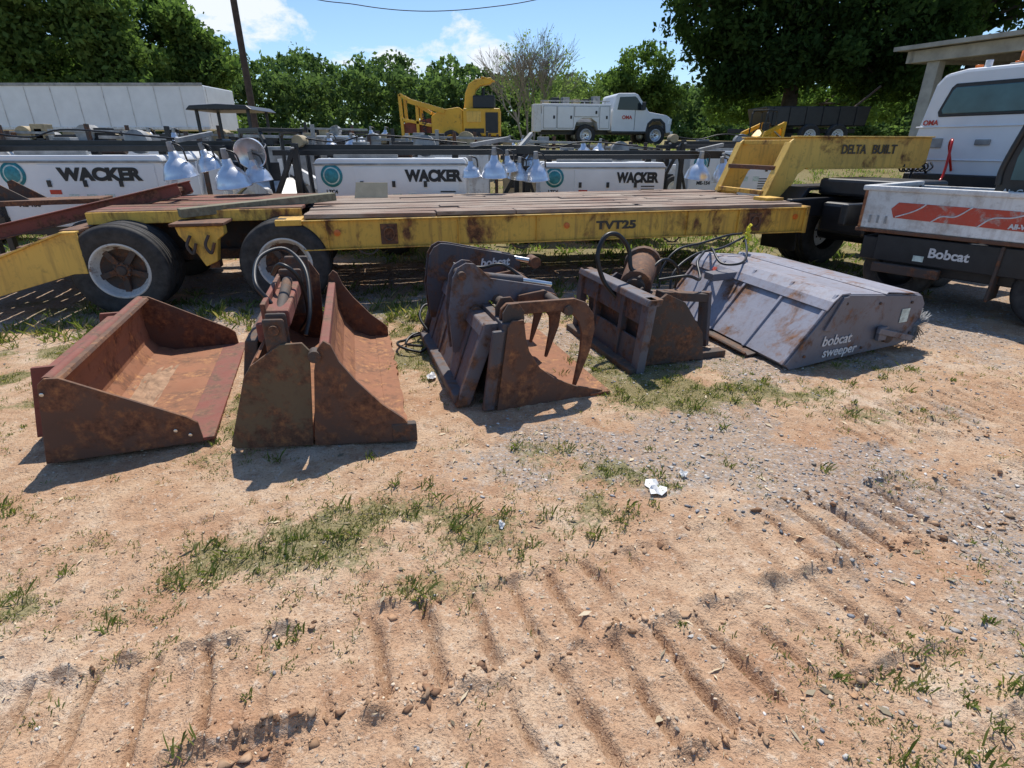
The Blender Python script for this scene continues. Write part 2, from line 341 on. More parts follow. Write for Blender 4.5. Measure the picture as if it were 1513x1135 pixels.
def stones(name,n,fn,rg,s0,s1,cols,pw=1.0,flat=.6,sink=.2,jag=.08):
    P=sample(n,fn,*rg,pw)
    ov=np.array([[1,0,0],[-1,0,0],[0,1,0],[0,-1,0],[0,0,1],[0,0,-1],[.6,.6,.5],[-.6,.6,.5],[-.6,-.6,.5],[.6,-.6,.5]],float)
    of=np.array([[4,6,7],[4,7,8],[4,8,9],[4,9,6],[6,0,2],[6,2,7],[7,2,1],[7,1,8],[8,1,3],[8,3,9],[9,3,0],[9,0,6],[5,2,0],[5,1,2],[5,3,1],[5,0,3]])
    s=s0*(s1/s0)**(rng.random(n)**1.7)
    v=ov[None]*rng.uniform(.55,1.3,(n,10,1))*np.stack([rng.uniform(.7,1.4,n),rng.uniform(.5,1.1,n),rng.uniform(.5,1,n)*flat],1)[:,None,:]
    v=v+rng.normal(0,jag,v.shape)
    a=rng.uniform(0,2*np.pi,n); ca,sa=np.cos(a)[:,None],np.sin(a)[:,None]
    vx=v[:,:,0]*ca-v[:,:,1]*sa; vy=v[:,:,0]*sa+v[:,:,1]*ca
    s=s[:,None]
    v=np.stack([vx*s+P[:,0:1],vy*s+P[:,1:2],v[:,:,2]*s+H(P[:,0],P[:,1])[:,None]+s*flat*(.5-sink)],2)
    f=(of[None]+np.arange(n)[:,None,None]*10).reshape(-1,3)
    cols=np.array(cols); c=cols[rng.integers(0,len(cols),n)]*rng.uniform(.65,1.2,(n,1)); c=np.repeat(np.concatenate([c,np.ones((n,1))],1),10,0)
    npmesh(name,v.reshape(-1,3),f,M['stone'],c)
GC=[(.40,.39,.39),(.26,.265,.28),(.52,.49,.45),(.42,.36,.30),(.66,.62,.57)]
stones('gravel',16000,gravel_mask,(-5,6.5,.95,9),.004,.015,GC,1.3,.5)
stones('gravel_scatter',3200,lambda x,y:.2+.5*sstep(.5,2.5,x),(-3,4.5,.9,5),.002,.009,GC+[(.52,.36,.24)]*4)
def edge(x,y):
    e=0*x
    for (x0,y0,an,w,p_,d,s0,s1) in TR[:4]:
        s,t=rot(x,y,an,x0,y0); t=t+.04*np.sin(s*1.1)
        e=np.maximum(e,(np.exp(-((t+w)/.035)**2)+.3*np.exp(-((t)/.03)**2))*(s>s0)*(s<s1))
    return e*sstep(-.25,.2,fbm(x,y,3,2,71))
stones('dirt_clods',420,edge,(-2.6,4.5,.95,4.2),.006,.021,[(.44,.27,.16),(.31,.18,.11),(.50,.33,.21)],1,.75,.40,.26)
stones('soil_crumbs',11000,lambda x,y:np.clip(.2+edge(x,y),0,1),(-3.2,4.4,.9,5),.002,.009,[(.52,.35,.22),(.38,.23,.14),(.68,.55,.41)],1,.7,.3,.15)
n=6000; P=sample(n,lambda x,y:np.clip(.12+.9*grass_mask(x,y)+.5*gravel_mask(x,y),0,1),-4,5,.95,7)
a=rng.uniform(0,6.28,n); L=rng.uniform(.005,.022,n)*(.6+.8*(rng.random(n)>.9)); W=L*rng.uniform(.08,.45,n); z=H(P[:,0],P[:,1])+.003
ca,sa=np.cos(a),np.sin(a); v=np.zeros((n,4,3))
for k,(i,j) in enumerate([(-1,-.5),(0.2,-1),(1,.4),(0,1)]):
    v[:,k]=np.stack([P[:,0]+ca*L*i-sa*W*j,P[:,1]+sa*L*i+ca*W*j,z+rng.uniform(0,.008,n)],1)
c=np.array([[.50,.41,.28]])*rng.uniform(.3,1.5,(n,1)); c=np.repeat(np.concatenate([c,np.ones((n,1))],1),4,0)
npmesh('dead_leaves',v.reshape(-1,3),np.arange(n*4).reshape(n,4),M['stone'],c)
def litter(name,cx,cy,r):
    vs=[(cx,cy,float(H(np.array(cx),np.array(cy)))+.03)];fs=[]
    for rr in (.5,1):
        for i in range(11):
            a=i/11*6.28; q=r*rr*random.uniform(.6,1.2); x=cx+q*math.cos(a);y=cy+q*1.5*math.sin(a)
            vs.append((x,y,float(H(np.array(x),np.array(y)))+random.uniform(.004,.03)))
    for i in range(11):
        j=(i+1)%11; fs.append((0,1+i,1+j)); fs.append((1+i,12+i,12+j,1+j))
    mesh(name,vs,fs,None,'paper')
litter('plastic_bag',.74,2.40,.055); litter('litter_scrap',.92,2.52,.022); litter('litter_scrap',-.05,2.12,.016); litter('litter_scrap',-.62,3.9,.04)
# ---------------------------------------------------------------- buckets
UP=V((0,0,1))
def plate(par,name,pts,fr,w,th,mat,bev=.004):
    o,u,wv=fr; return extr(name,pts,o+wv*w,u,UP,wv.normalized(),th,par,mat,bev)
def shell(par,name,prof,fr,w0,w1,mat,th=.014,seg=1,jag=0):
    o,u,wv=fr; vs=[];fs=[];k=len(prof)
    for s in range(seg+1):
        w=w0+(w1-w0)*s/seg
        for q,(d,z) in enumerate(prof):
            vs.append(o+u*(d+(random.uniform(-jag,jag) if q==0 else 0))+wv*w+UP*z)
    for s in range(seg):
        for q in range(k-1): fs.append((s*k+q,s*k+q+1,(s+1)*k+q+1,(s+1)*k+q))
    return mesh(name,vs,fs,par,mat,0,False,th)
def fbox(par,name,fr,d,w,z,mat,bev=.006,tilt=0):
    o,u,wv=fr; P=[]
    for ww in w:
        for (dd,zz,t) in ((d[0],z[0],0),(d[1],z[0],0),(d[1],z[1],tilt),(d[0],z[1],tilt)): P.append(o+u*(dd+t)+wv*ww+UP*zz)
    return mesh(name,P,[(0,1,2,3),(7,6,5,4),(0,4,5,1),(1,5,6,2),(2,6,7,3),(3,7,4,0)],par,mat,bev)
def dirtpile(par,name,fr,d0,d1,w0,w1,z,mat='soilpile',n=16):
    o,u,wv=fr; vs=[];fs=[]
    for i in range(n+1):
        for j in range(n+1):
            a=i/n;b_=j/n; e=min(min(a,1-a,b_,1-b_)*4,1)
            vs.append(o+u*(d0+(d1-d0)*a)+wv*(w0+(w1-w0)*b_)+UP*(z*e*random.uniform(.3,1)+.016))
    for i in range(n):
        for j in range(n): q=i*(n+1)+j; fs.append((q,q+1,q+n+2,q+n+1))
    return mesh(name,vs,fs,par,mat,0,True)
M['soilpile']=plain('dry_soil',(.34,.21,.13),.95,0,.4,14,.8)
B=group('loader_bucket')
fr=(V((-2.63,2.67,.0)),V((.945,.33,0)),V((-.315,.95,0)));W=1.86
side=[(0,.0),(.09,.475),(.125,.505),(.19,.50),(.74,.175),(.79,.13),(.80,0)]
plate(B,'side_plate_near',side,fr,0,.02,'rust'); plate(B,'side_plate_far',side,fr,W-.02,.02,'rust')
shell(B,'back_and_floor',[(.80,.016),(.5,.016),(.30,.02),(.18,.06),(.125,.14),(.11,.26),(.12,.38),(.16,.495)],fr,.02,W-.02,'rust_or',.014,10)
fbox(B,'back_cladding',fr,(.0,.02),(.02,W-.02),(.02,.46),'rust',.004,.09)
fbox(B,'cutting_edge',fr,(.68,.86),(.005,W),(.002,.024),'rust_red',.004)
cyl('top_lip_tube',fr[0]+fr[1]*.13+UP*.475+fr[2]*.02,fr[0]+fr[1]*.13+UP*.475+fr[2]*(W-.02),.036,B,'rust_red')
fbox(B,'top_flange',fr,(.135,.20),(.02,W-.02),(.475,.497),'rust',.003,-.01)
fbox(B,'coupler_upper_rail',fr,(-.06,.03),(.34,1.52),(.36,.45),'rust_red',.01,.05)
fbox(B,'coupler_lower_rail',fr,(-.14,-.012),(.34,1.52),(.03,.10),'rust',.01)
fbox(B,'coupler_plate',fr,(-.04,-.02),(.36,1.5),(.1,.38),'rust_dk',.004,.06)
for q,w in enumerate((.32,.62,1.22,1.50)): fbox(B,'coupler_gusset_%d'%q,fr,(-.15,-.012),(w,w+.03),(.03,.47 if q in(0,3) else .40),'rust_red',.004,.09)
for q,(d,z) in enumerate(((.67,.10),(.74,.06),(.10,.42))):
    c=fr[0]+fr[1]*d+UP*z; cyl('bolt_%d'%q,c+fr[2]*-.012,c,.011,B,'steel',None,10)
dirtpile(B,'soil_in_bucket',fr,.15,.42,.05,1.5,.05)
B=group('combination_bucket')
fr=(V((-1.66,2.84,.0)),V((.985,.10,0)),V((-.262,.965,0)));W=1.98
rear=[(0,.02),(.03,.0),(.475,0),(.525,.48),(.535,.60),(.50,.645),(.38,.64),(.20,.52),(.15,.45)]
plate(B,'rear_side_plate_near',rear,fr,0,.025,'rust_olive'); plate(B,'rear_side_plate_far',[(0,.02),(.47,0),(.50,.62),(.43,.74),(.37,.75),(.19,.51)],fr,W-.025,.025,'rust')
clam=[(.485,0),(.545,.48),(.58,.61),(.62,.655),(.655,.63),(.69,.53),(.77,.41),(.91,.25),(1.03,.15),(1.05,.12),(1.05,.0)]
plate(B,'clam_side_plate_near',clam,fr,-.005,.028,'rust'); plate(B,'clam_side_plate_far',clam,fr,W-.022,.028,'rust')
shell(B,'rear_moldboard',[(.50,.03),(.30,.05),(.17,.14),(.13,.30),(.17,.46),(.24,.56)],fr,.025,W-.025,'rust_or',.014,8)
shell(B,'clam_shell',[(1.03,.03),(.88,.04),(.74,.10),(.66,.20),(.62,.34),(.62,.50)],fr,.03,W-.03,'rust_or',.016,12)
shell(B,'worn_cutting_edge',[(1.06,.03),(.93,.034)],fr,.0,W,'rust_or',.03,30,.012)
fbox(B,'clam_corner_block',fr,(.95,1.10),(-.012,.04),(.0,.12),'rust_dk',.008)
fbox(B,'clam_top_rail',fr,(.57,.63),(.03,W-.03),(.49,.56),'rust_red',.01)
fbox(B,'torsion_beam',fr,(.20,.36),(.35,1.7),(.54,.66),'rust_red',.012,.0)
fbox(B,'mount_back',fr,(.02,.10),(.35,1.6),(.10,.56),'rust_dk',.01,.10)
fbox(B,'near_hinge_ear',fr,(.30,.42),(.02,.05),(.58,.78),'rust_dk',.015,.0); fbox(B,'near_hinge_ear_inner',fr,(.30,.42),(.14,.17),(.56,.78),'rust_dk',.015,.0)
o_,u_,w_=fr
def F(d,w,z): return o_+u_*d+w_*w+UP*z
fbox(B,'cylinder_guard',fr,(.28,.42),(.28,1.15),(.66,.76),'rust_red',.012); fbox(B,'guard_flange',fr,(.26,.29),(.28,1.15),(.62,.80),'rust_red',.006)
cyl('clam_cylinder',F(.36,.18,.70),F(.36,.9,.80),.034,B,'rust_dk'); cyl('cylinder_rod',F(.36,.06,.68),F(.36,.22,.705),.02,B,'steel')
cyl('pivot_pin',F(.36,.0,.72),F(.36,.19,.72),.028,B,'rust_dk'); cyl('pivot_boss',F(.56,-.03,.57),F(.56,.05,.57),.035,B,'rust_dk')
fbox(B,'far_hinge_ear',fr,(.28,.46),(1.5,1.55),(.5,.86),'rust_dk',.015); fbox(B,'mid_ear',fr,(.28,.44),(1.1,1.14),(.5,.84),'rust_dk',.015)
tube('hydraulic_hose',[F(.30,.45,.76),F(.22,.5,.88),F(.22,.8,.98),F(.36,1.0,1.0),F(.50,.8,.9),F(.52,.55,.70),F(.48,.45,.55)],.014,B,'rubberdk')
tube('hydraulic_hose_b',[F(.27,.9,.85),F(.36,.7,.95),F(.46,.7,.86),F(.48,.8,.6),F(.4,.9,.45)],.014,B,'rubberdk')
B=group('grapple_bucket')
fr=(V((-.10,3.35,.0)),V((.94,.34,0)),V((-.30,.955,0)));W=1.72; o_,u_,w_=fr
side=[(0,0),(.08,.58),(.11,.62),(.19,.62),(.205,.50),(.23,.40),(.31,.27),(.42,.18),(.58,.10),(.80,.035),(.80,0)]
plate(B,'side_plate_near',side,fr,0,.022,'rust'); plate(B,'side_plate_far',side,fr,W,.022,'rust_dk')
shell(B,'bucket_shell',[(.80,.02),(.42,.03),(.20,.07),(.12,.18),(.10,.36),(.13,.58)],fr,.02,W,'rust_or',.014,6)
fbox(B,'cutting_edge',fr,(.70,.86),(-.01,W+.03),(.002,.026),'rust_or')
fbox(B,'back_plate',fr,(-.02,.04),(.02,W),(.03,.60),'graydk',.004,.07)
fbox(B,'side_frame_near',fr,(-.26,-.16),(.12,.18),(.01,.58),'gray',.008,.22)
fbox(B,'side_frame_inner',fr,(-.10,-.02),(.0,.04),(.01,.56),'graydk',.008,.08)
fbox(B,'side_frame_far',fr,(-.26,-.14),(W-.06,W),(.01,.62),'gray',.008,.20)
fbox(B,'coupler_plate',fr,(-.20,-.17),(.18,W-.1),(.08,.50),'gray',.004,.15)
fbox(B,'coupler_top_rail',fr,(-.08,.02),(.14,W-.06),(.49,.57),'gray',.01,.03)
fbox(B,'coupler_foot_rail',fr,(-.27,-.12),(.16,W-.08),(.02,.09),'graydk',.01)
for q,w in enumerate((.42,1.05,1.40)): fbox(B,'coupler_rib_%d'%q,fr,(-.22,-.12),(w,w+.025),(.05,.52),'graydk',.004,.16)
arm=[(-.18,.25),(-.20,.55),(-.16,.80),(-.12,.87),(-.06,.90),(.0,.89),(.06,.84),(.12,.78),(.50,.70),(.59,.68),(.63,.63),(.59,.58),(.50,.57),(.10,.62),(.06,.45),(.06,.25)]
for q,w in enumerate((.55,.68)): plate(B,'near_arm_bracket_%d'%q,arm,fr,w,.02,'gray')
arm2=[(-.18,.25),(-.20,.55),(-.16,.80),(-.12,.86),(-.06,.89),(.02,.88),(.60,.75),(.66,.71),(.67,.64),(.60,.59),(.10,.60),(.02,.40),(.02,.25)]
for q,w in enumerate((1.50,1.62)): plate(B,'far_arm_bracket_%d'%q,arm2,fr,w,.02,'graydk')
text('bracket_lettering','bobcat',F(.42,1.498,.70),u_,UP,.07,B,'txtwhite',.003,None,.2)
cyl('bracket_pin',F(.52,.50,.635),F(.52,.76,.635),.035,B,'rust_dk'); cyl('bracket_pin_upper',F(-.10,.5,.82),F(-.10,.74,.82),.03,B,'rust_dk'); cyl('bracket_pin_mid',F(.0,.5,.55),F(.0,.74,.55),.04,B,'rust')
cyl('grapple_cylinder',F(-.05,.62,.80),F(.38,.62,.73),.036,B,'graydk'); cyl('grapple_rod',F(.37,.62,.733),F(.62,.62,.68),.020,B,'steel')
cyl('grapple_cylinder_far',F(-.05,1.57,.82),F(.50,1.57,.74),.036,B,'graydk'); cyl('grapple_rod_far',F(.50,1.57,.74),F(.80,1.45,.69),.022,B,'steel'); cyl('rod_end',F(.78,1.40,.69),F(.78,1.55,.69),.05,B,'rust')
cyl('grapple_cross_tube',F(.17,.05,.62),F(.17,1.6,.62),.04,B,'rust_dk'); cyl('grapple_front_tube',F(.55,.10,.62),F(.55,1.62,.62),.035,B,'rust_dk')
tine=[(.06,.60),(.07,.67),(.11,.705),(.60,.695),(.69,.66),(.755,.57),(.77,.46),(.74,.30),(.64,.03),(.62,.03),(.665,.30),(.67,.44),(.64,.53),(.58,.595),(.50,.62),(.16,.62)]
plate(B,'claw_outer',tine,fr,.12,.035,'rust',.006)
tine2=[(.30,.58),(.32,.65),(.52,.67),(.62,.63),(.67,.52),(.65,.38),(.56,.14),(.54,.14),(.575,.36),(.57,.46),(.51,.55),(.40,.58)]
for q,w in enumerate((.50,.86,1.25)): plate(B,'inner_claw_%d'%q,tine2,fr,w,.03,'rust',.006)
for q,w in enumerate((.05,.22)): plate(B,'claw_ear_%d'%q,[(.06,.50),(.06,.66),(.10,.72),(.17,.72),(.21,.66),(.19,.50)],fr,w,.02,'rust_dk',.004)
tube('hose',[F(-.1,.8,.85),F(.1,.75,.82),F(.25,.7,.84),F(.4,.66,.74)],.012,B,'rubberdk')
dirtpile(B,'rust_soil',fr,.25,.7,.1,1.2,.03,'rust_or')
hz=group('hydraulic_hose_coil')
pts=[]
for i in range(40):
    t=i/39; a=t*11; r=.15+.06*math.sin(a*.7); pts.append((-.82+r*math.cos(a)+.05*t,4.5+1.3*r*math.sin(a)+.25*t,.03+.04*abs(math.sin(a*1.3))))
tube('hose',pts,.012,hz,'rubberdk',True,3)
tube('hose_tail',[(-.72,4.75,.06),(-.85,4.9,.20),(-.8,5.05,.28),(-.6,4.95,.2),(-.5,4.8,.3),(-.42,4.7,.4)],.012,hz,'rubberdk')
B=group('hydraulic_planer_attachment')
fr=(V((1.0,3.98,.0)),V((.955,.30,0)),V((-.30,.955,0)));W=1.26; o_,u_,w_=fr
fbox(B,'frame_plate_lower',fr,(-.02,.0),(0,W),(.03,.26),'graydk',.004,.03)
fbox(B,'frame_plate_upper',fr,(.02,.04),(0,W),(.38,.56),'graydk',.004,.02)
fbox(B,'frame_post_near',fr,(-.04,.03),(-.01,.09),(.0,.60),'gray',.008,.06)
fbox(B,'frame_post_far',fr,(-.04,.03),(W-.09,W),(.0,.60),'graydk',.008,.06)
fbox(B,'frame_top_rail',fr,(.0,.12),(-.01,W),(.545,.60),'gray',.01,.02)
fbox(B,'frame_foot_rail',fr,(-.10,.04),(.0,W),(.0,.06),'rust_dk',.01)
for q,w in enumerate((.36,.84)): fbox(B,'frame_web_%d'%q,fr,(-.03,.03),(w,w+.05),(.05,.56),'graydk',.004,.05)
fbox(B,'inner_panel',fr,(.08,.10),(.1,W-.1),(.1,.5),'rust_dk',.004)
hs=[(.08,.02),(.10,.50),(.25,.60),(.42,.52),(.62,.25),(.66,.02)]
plate(B,'housing_side_near',hs,fr,.12,.03,'rust_dk'); plate(B,'housing_side_far',hs,fr,.95,.03,'graydk')
fbox(B,'housing_top',fr,(.1,.40),(.15,.95),(.46,.50),'rust_dk',.01,.02)
cyl('motor_drum',F(.24,.60,.56),F(.50,.95,.66),.135,B,'rust'); cyl('motor_cap',F(.21,.56,.545),F(.24,.60,.56),.085,B,'rust_dk')
cyl('gear_flange',F(.48,.92,.655),F(.51,.97,.665),.165,B,'rust_dk')
for k in range(6):
    a=k*1.047; cyl('flange_bolt_%d'%k,F(.22,.58+.10*math.cos(a),.55+.10*math.sin(a)),F(.25,.60+.10*math.cos(a),.56+.10*math.sin(a)),.014,B,'rust_dk',None,8)
beam('slide_arm',F(.35,.4,.52),F(.85,.45,.45),.10,.07,B,'rust_dk'); beam('foot',F(.84,.45,.50),F(.86,.42,.02),.07,.09,B,'graydk')
beam('slide_arm_b',F(.30,.9,.40),F(.95,.95,.35),.08,.08,B,'gray'); fbox(B,'skid_shoe',fr,(.55,.9),(.15,.25),(.0,.06),'rust_dk'); fbox(B,'skid_shoe_b',fr,(.5,.95),(.85,.95),(.0,.2),'graydk',.01)
tube('hose_loop',[F(.05,.55,.48),F(-.06,.6,.62),F(-.12,.62,.82),F(-.05,.65,.97),F(.07,.66,.98),F(.18,.66,.86),F(.20,.62,.70),F(.30,.6,.68)],.019,B,'rubberdk')
tube('hose_b',[F(.4,.5,.62),F(.6,.4,.66),F(.8,.5,.60),F(.9,.7,.7),F(1.1,.9,.75)],.013,B,'rubberdk')
tube('hose_c',[F(.3,.7,.5),F(.6,.8,.72),F(.85,.9,.6),F(.9,1.0,.4)],.013,B,'rubberdk')
B=group('sweeper_attachment')
fr=(V((2.20,4.08,.0)),V((.925,.38,0)),V((-.262,.965,0)));W=1.95; o_,u_,w_=fr
prof=[(-.03,.05),(.02,.0),(.55,.03),(1.25,.05),(1.46,.10),(1.48,.40),(1.42,.475),(.50,.565),(.42,.56)]
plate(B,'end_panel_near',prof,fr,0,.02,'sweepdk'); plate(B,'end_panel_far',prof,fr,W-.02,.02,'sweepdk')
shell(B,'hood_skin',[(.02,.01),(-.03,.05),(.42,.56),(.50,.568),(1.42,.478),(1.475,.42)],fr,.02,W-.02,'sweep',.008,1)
for q,w in enumerate((.02,.50,1.0,1.48,W-.06)): plate(B,'front_rib_%d'%q,[(-.055,.05),(.40,.575),(.43,.575),(-.02,.04)],fr,w,.03,'sweep')
shell(B,'front_ledge',[(-.16,.05),(-.13,.02),(.02,.03)],fr,.35,W-.1,'rust_dk',.014)
shell(B,'upper_lip',[(.30,.46),(.35,.52),(.43,.578),(.52,.578)],fr,.0,W,'sweep',.010)
shell(B,'top_step',[(.95,.53),(.97,.545),(1.36,.50)],fr,.0,W,'sweep',.008)
plate(B,'end_gusset',[(.30,.30),(.44,.555),(.50,.56),(.40,.28)],fr,-.02,.02,'sweepdk')
text('end_lettering','bobcat',F(.48,-.004,.20),u_,UP,.085,B,'txtwhite',.002,None,.15); text('end_lettering_b','sweeper',F(.54,-.004,.10),u_,UP,.08,B,'txtwhite',.002,None,.15)
extr('warning_decal',[(0,0),(.10,0),(.10,.12),(0,.12)],F(1.20,-.004,.26),u_,UP,w_*-1,.002,B,'sealwhite')
box('end_bracket',F(.98,-.03,.20),(.10,.04,.12),B,'sweepdk',u_,w_); cyl('drive_hub',F(1.06,-.05,.16),F(1.06,.0,.16),.05,B,'rust_dk')
beam('brush_arm',F(.90,-.05,.24),F(1.35,-.05,.12),.03,.05,B,'sweepdk')
for k,(d,z) in enumerate(((.15,.1),(.5,.5),(.9,.46),(1.3,.43),(1.38,.15),(.8,.09))): cyl('end_bolt_%d'%k,F(d,-.012,z),F(d,.0,z),.012,B,'rust_dk',None,8)
N=900; vs=[];fs=[]
for i in range(N):
    w=random.uniform(.03,W-.03) if i%3 else random.uniform(-.03,.1); a=random.uniform(-1.9,.9); c0=F(1.42,w,.22); d=(u_*math.cos(a)+V((0,0,math.sin(a))))
    L=random.uniform(.12,.17); s=w_*.004; q=len(vs); t=V([random.uniform(-.02,.02) for _ in range(3)])
    vs+= [c0-s,c0+s,c0+d*L+s+t,c0+d*L-s+t]; fs.append((q,q+1,q+2,q+3))
mesh('bristles',vs,fs,B,'bristle')
tube('hose_a',[F(.50,1.9,.60),F(.30,1.6,.68),F(.2,1.3,.60),F(.35,1.2,.60),F(.6,1.4,.62),F(.9,1.8,.70),F(1.0,1.95,.66)],.012,B,'rubberdk')
tube('hose_b',[F(-.25,1.7,.3),F(-.2,1.75,.5),F(0,1.8,.66),F(.35,1.85,.70),F(.75,1.95,.74),F(1.0,2.0,.74)],.012,B,'rubberdk')
tube('hose_c',[F(-.3,1.4,.25),F(-.22,1.5,.5),F(.1,1.6,.64),F(.5,1.7,.66),F(.95,1.9,.72)],.012,B,'rubberdk')
for q in range(6): cyl('tape_%d'%q,F(.98+.02*(q%3),1.86+.015*q,.66+.03*q),F(1.01+.02*(q%2),1.9,.70+.03*q),.018,B,'yellowtag',None,8)
fbox(B,'tank_block',fr,(.05,.35),(1.2,1.35),(.45,.52),'sweepdk')
extr('red_label',[(0,0),(.12,0),(.12,.06),(0,.06)],F(.24,1.55,.415),(u_*.66+UP*.75).normalized(),w_*-1,(u_*-.75+UP*.66),.006,B,'red')
# ---------------------------------------------------------------- wheel
def wheel(par,tag,c,ax,R=.47,w=.24,rr=.27,rim='rim',spokes=True):
    c=V(c); ax=V(ax).normalized(); h=w/2
    lathe('tyre_'+tag,[(rr,-h*.8),(R*.72,-h),(R*.93,-h*.92),(R*.99,-h*.72),(R*1.0,-h*.42),(R*.965,-h*.40),(R*.965,-h*.30),(R,-h*.28),(R,h*.02),(R*.965,h*.04),(R*.965,h*.12),(R,h*.15),(R*1.0,h*.42),(R*.965,h*.45),(R*.965,h*.54),(R*.99,h*.72),(R*.93,h*.92),(R*.80,h*.99),(R*.77,h*.95),(R*.72,h),(rr*1.04,h*.86),(rr*1.0,h*.8)],c,ax,par,'rubber',56)
    lathe('rim_'+tag,[(rr*1.06,h*.84),(rr*1.02,h*.92),(rr*.97,h*.88),(rr*.93,h*.55),(rr*.86,h*.3),(rr*.80,h*.1)],c,ax,par,rim,48)
    lathe('disc_'+tag,[(rr*.84,h*.15),(rr*.7,-h*.1),(rr*.45,-h*.2),(.001,-h*.2)],c,ax,par,'rust_dk' if spokes else rim,32)
    e1=ax.cross(UP).normalized(); e2=ax.cross(e1)
    cyl('hub_'+tag,c-ax*h*.3,c+ax*h*.55,rr*.33,par,'rust' if spokes else rim,rr*.26)
    cyl('hubcap_'+tag,c+ax*h*.5,c+ax*h*.75,rr*.2,par,'rust_dk',rr*.16)
    if spokes:
        for i in range(5):
            a=i*2*math.pi/5+.3; d=e1*math.cos(a)+e2*math.sin(a)
            beam('spoke_%s_%d'%(tag,i),c+ax*h*.10+d*rr*.25,c+ax*h*.05+d*rr*.88,rr*.22,.05,par,'rust_dk',ax)
        for i in range(10):
            a=i*2*math.pi/10; d=e1*math.cos(a)+e2*math.sin(a); cyl('lug_%s_%d'%(tag,i),c+d*rr*.27+ax*h*.45,c+d*rr*.27+ax*h*.62,.012,par,'rust_dk',None,8)
    elif R>.36:
        for i in range(8):
            a=i*2*math.pi/8; d=e1*math.cos(a)+e2*math.sin(a); cyl('lug_%s_%d'%(tag,i),c+d*rr*.5-ax*h*.2,c+d*rr*.5+ax*h*.02,.015,par,'rust_dk',None,8)
# ---------------------------------------------------------------- lowboy trailer
T=V((.9733,.2297,0)); NB=V((-.2297,.9733,0)); O=V((0,6.58,0))
def TP(x,off,z): return O+V((x,.236*x,0))+NB*off+UP*z
L=group('lowboy_trailer')
def ibeam(par,nm,x0,x1,off,z0,z1,mat,fl=.10):
    beam(nm+'_web',TP(x0,off,(z0+z1)/2),TP(x1,off,(z0+z1)/2),.02,z1-z0-.03,par,mat)
    beam(nm+'_top_flange',TP(x0,off,z1-.0075),TP(x1,off,z1-.0075),fl,.015,par,mat); beam(nm+'_bottom_flange',TP(x0,off,z0+.0075),TP(x1,off,z0+.0075),fl,.015,par,mat)
ibeam(L,'near_side_beam',-2.25,3.88,.05,.60,.92,'yellow'); ibeam(L,'far_side_beam',-2.25,3.7,2.58,.60,.92,'yellow')
ibeam(L,'main_rail_near',-4.2,3.8,.85,.50,.90,'rust_dk'); ibeam(L,'main_rail_far',-4.2,3.8,1.75,.50,.90,'rust_dk')
for i in range(14): beam('cross_member_%d'%i,TP(-2.1+.44*i,.1,.84),TP(-2.1+.44*i,2.55,.84),.06,.10,L,'rust_dk')
nb=13; bw=2.60/nb
for i in range(nb):
    cuts=[-2.22]+sorted(random.uniform(-1.6,3.2) for _ in range(2))+[3.80]
    for j in range(3):
        if cuts[j+1]-cuts[j]<.2: continue
        beam('deck_board_%d_%d'%(i,j),TP(cuts[j]+.006,.035+bw*(i+.5),.945+random.uniform(-.008,.015)),TP(cuts[j+1]-.006,.035+bw*(i+.5)+random.uniform(-.006,.006),.945+random.uniform(-.008,.015)),bw-.022,.045,L,'deck')
beam('front_end_beam',TP(3.87,.0,.76),TP(3.87,2.6,.76),.05,.34,L,'yellow')
text('side_lettering','TVT25',TP(1.28,.038,.765),T,UP,.092,L,'txtdark',.006,.52)
for q,(x,z) in enumerate(((.66,.78),(3.72,.80),(-1.9,.78))): cyl('reflector_%d'%q,TP(x,.040,z),TP(x,.022,z),.035,L,'orange')
for q,x in enumerate((-1.36,3.14)):
    beam('d_ring_plate_%d'%q,TP(x-.09,.032,.75),TP(x+.09,.032,.75),.014,.22,L,'rust')
    tube('d_ring_%d'%q,[TP(x+.055*math.cos(k*.52),.012,.75+.07*math.sin(k*.52)) for k in range(13)],.011,L,'rust',False)
for q,x in enumerate((-2.0,-.6,.3,2.2,2.9)): beam('stiffener_%d'%q,TP(x,.03,.615),TP(x,.03,.905),.05,.012,L,'yellow',T)
for q,x in enumerate((-1.7,.0,1.9,2.6)): tube('hanging_chain_%d'%q,[TP(x,.02,.60),TP(x+.05,.0,.56),TP(x+.14,.0,.545),TP(x+.22,.02,.60)],.010,L,'rust_dk')
for i in range(9):
    beam('rear_deck_plate_%d'%i,TP(-4.35,.55+.24*i,1.0+random.uniform(-.008,.008)),TP(-2.27,.55+.24*i,1.0+random.uniform(-.008,.008)),.228,.035,L,'rust_red' if i%2 else 'rust')
beam('rear_deck_edge',TP(-4.35,.42,.95),TP(-2.27,.42,.95),.03,.12,L,'yellow'); beam('rear_deck_far_edge',TP(-4.35,2.6,.95),TP(-2.27,2.6,.95),.03,.12,L,'yellow')
beam('transition_plate',TP(-2.5,.20,.90),TP(-2.24,.20,.90),.40,.06,L,'yellow')
extr('axle_bracket',[(-.24,.885),(.22,.885),(.22,.80),(.14,.74),(.10,.52),(-.02,.47),(-.08,.60),(-.22,.80)],TP(-3.22,.06,0),T,UP,NB,.14,L,'yellow',.01)
beam('bracket_top',TP(-3.48,.2,.91),TP(-2.98,.2,.91),.44,.03,L,'rust')
for s in (-.10,.07): tube('bracket_shackle_%d'%(s>0),[TP(-3.22+s,.03,.80),TP(-3.22+s-.04,.0,.70),TP(-3.22+s,.0,.62),TP(-3.22+s+.04,.03,.72)],.016,L,'rust_dk')
beam('hanger',TP(-3.2,.3,.75),TP(-3.2,.3,.42),.14,.10,L,'rust',T); beam('equaliser',TP(-3.9,.75,.5),TP(-2.5,.75,.48),.07,.12,L,'rust_dk')
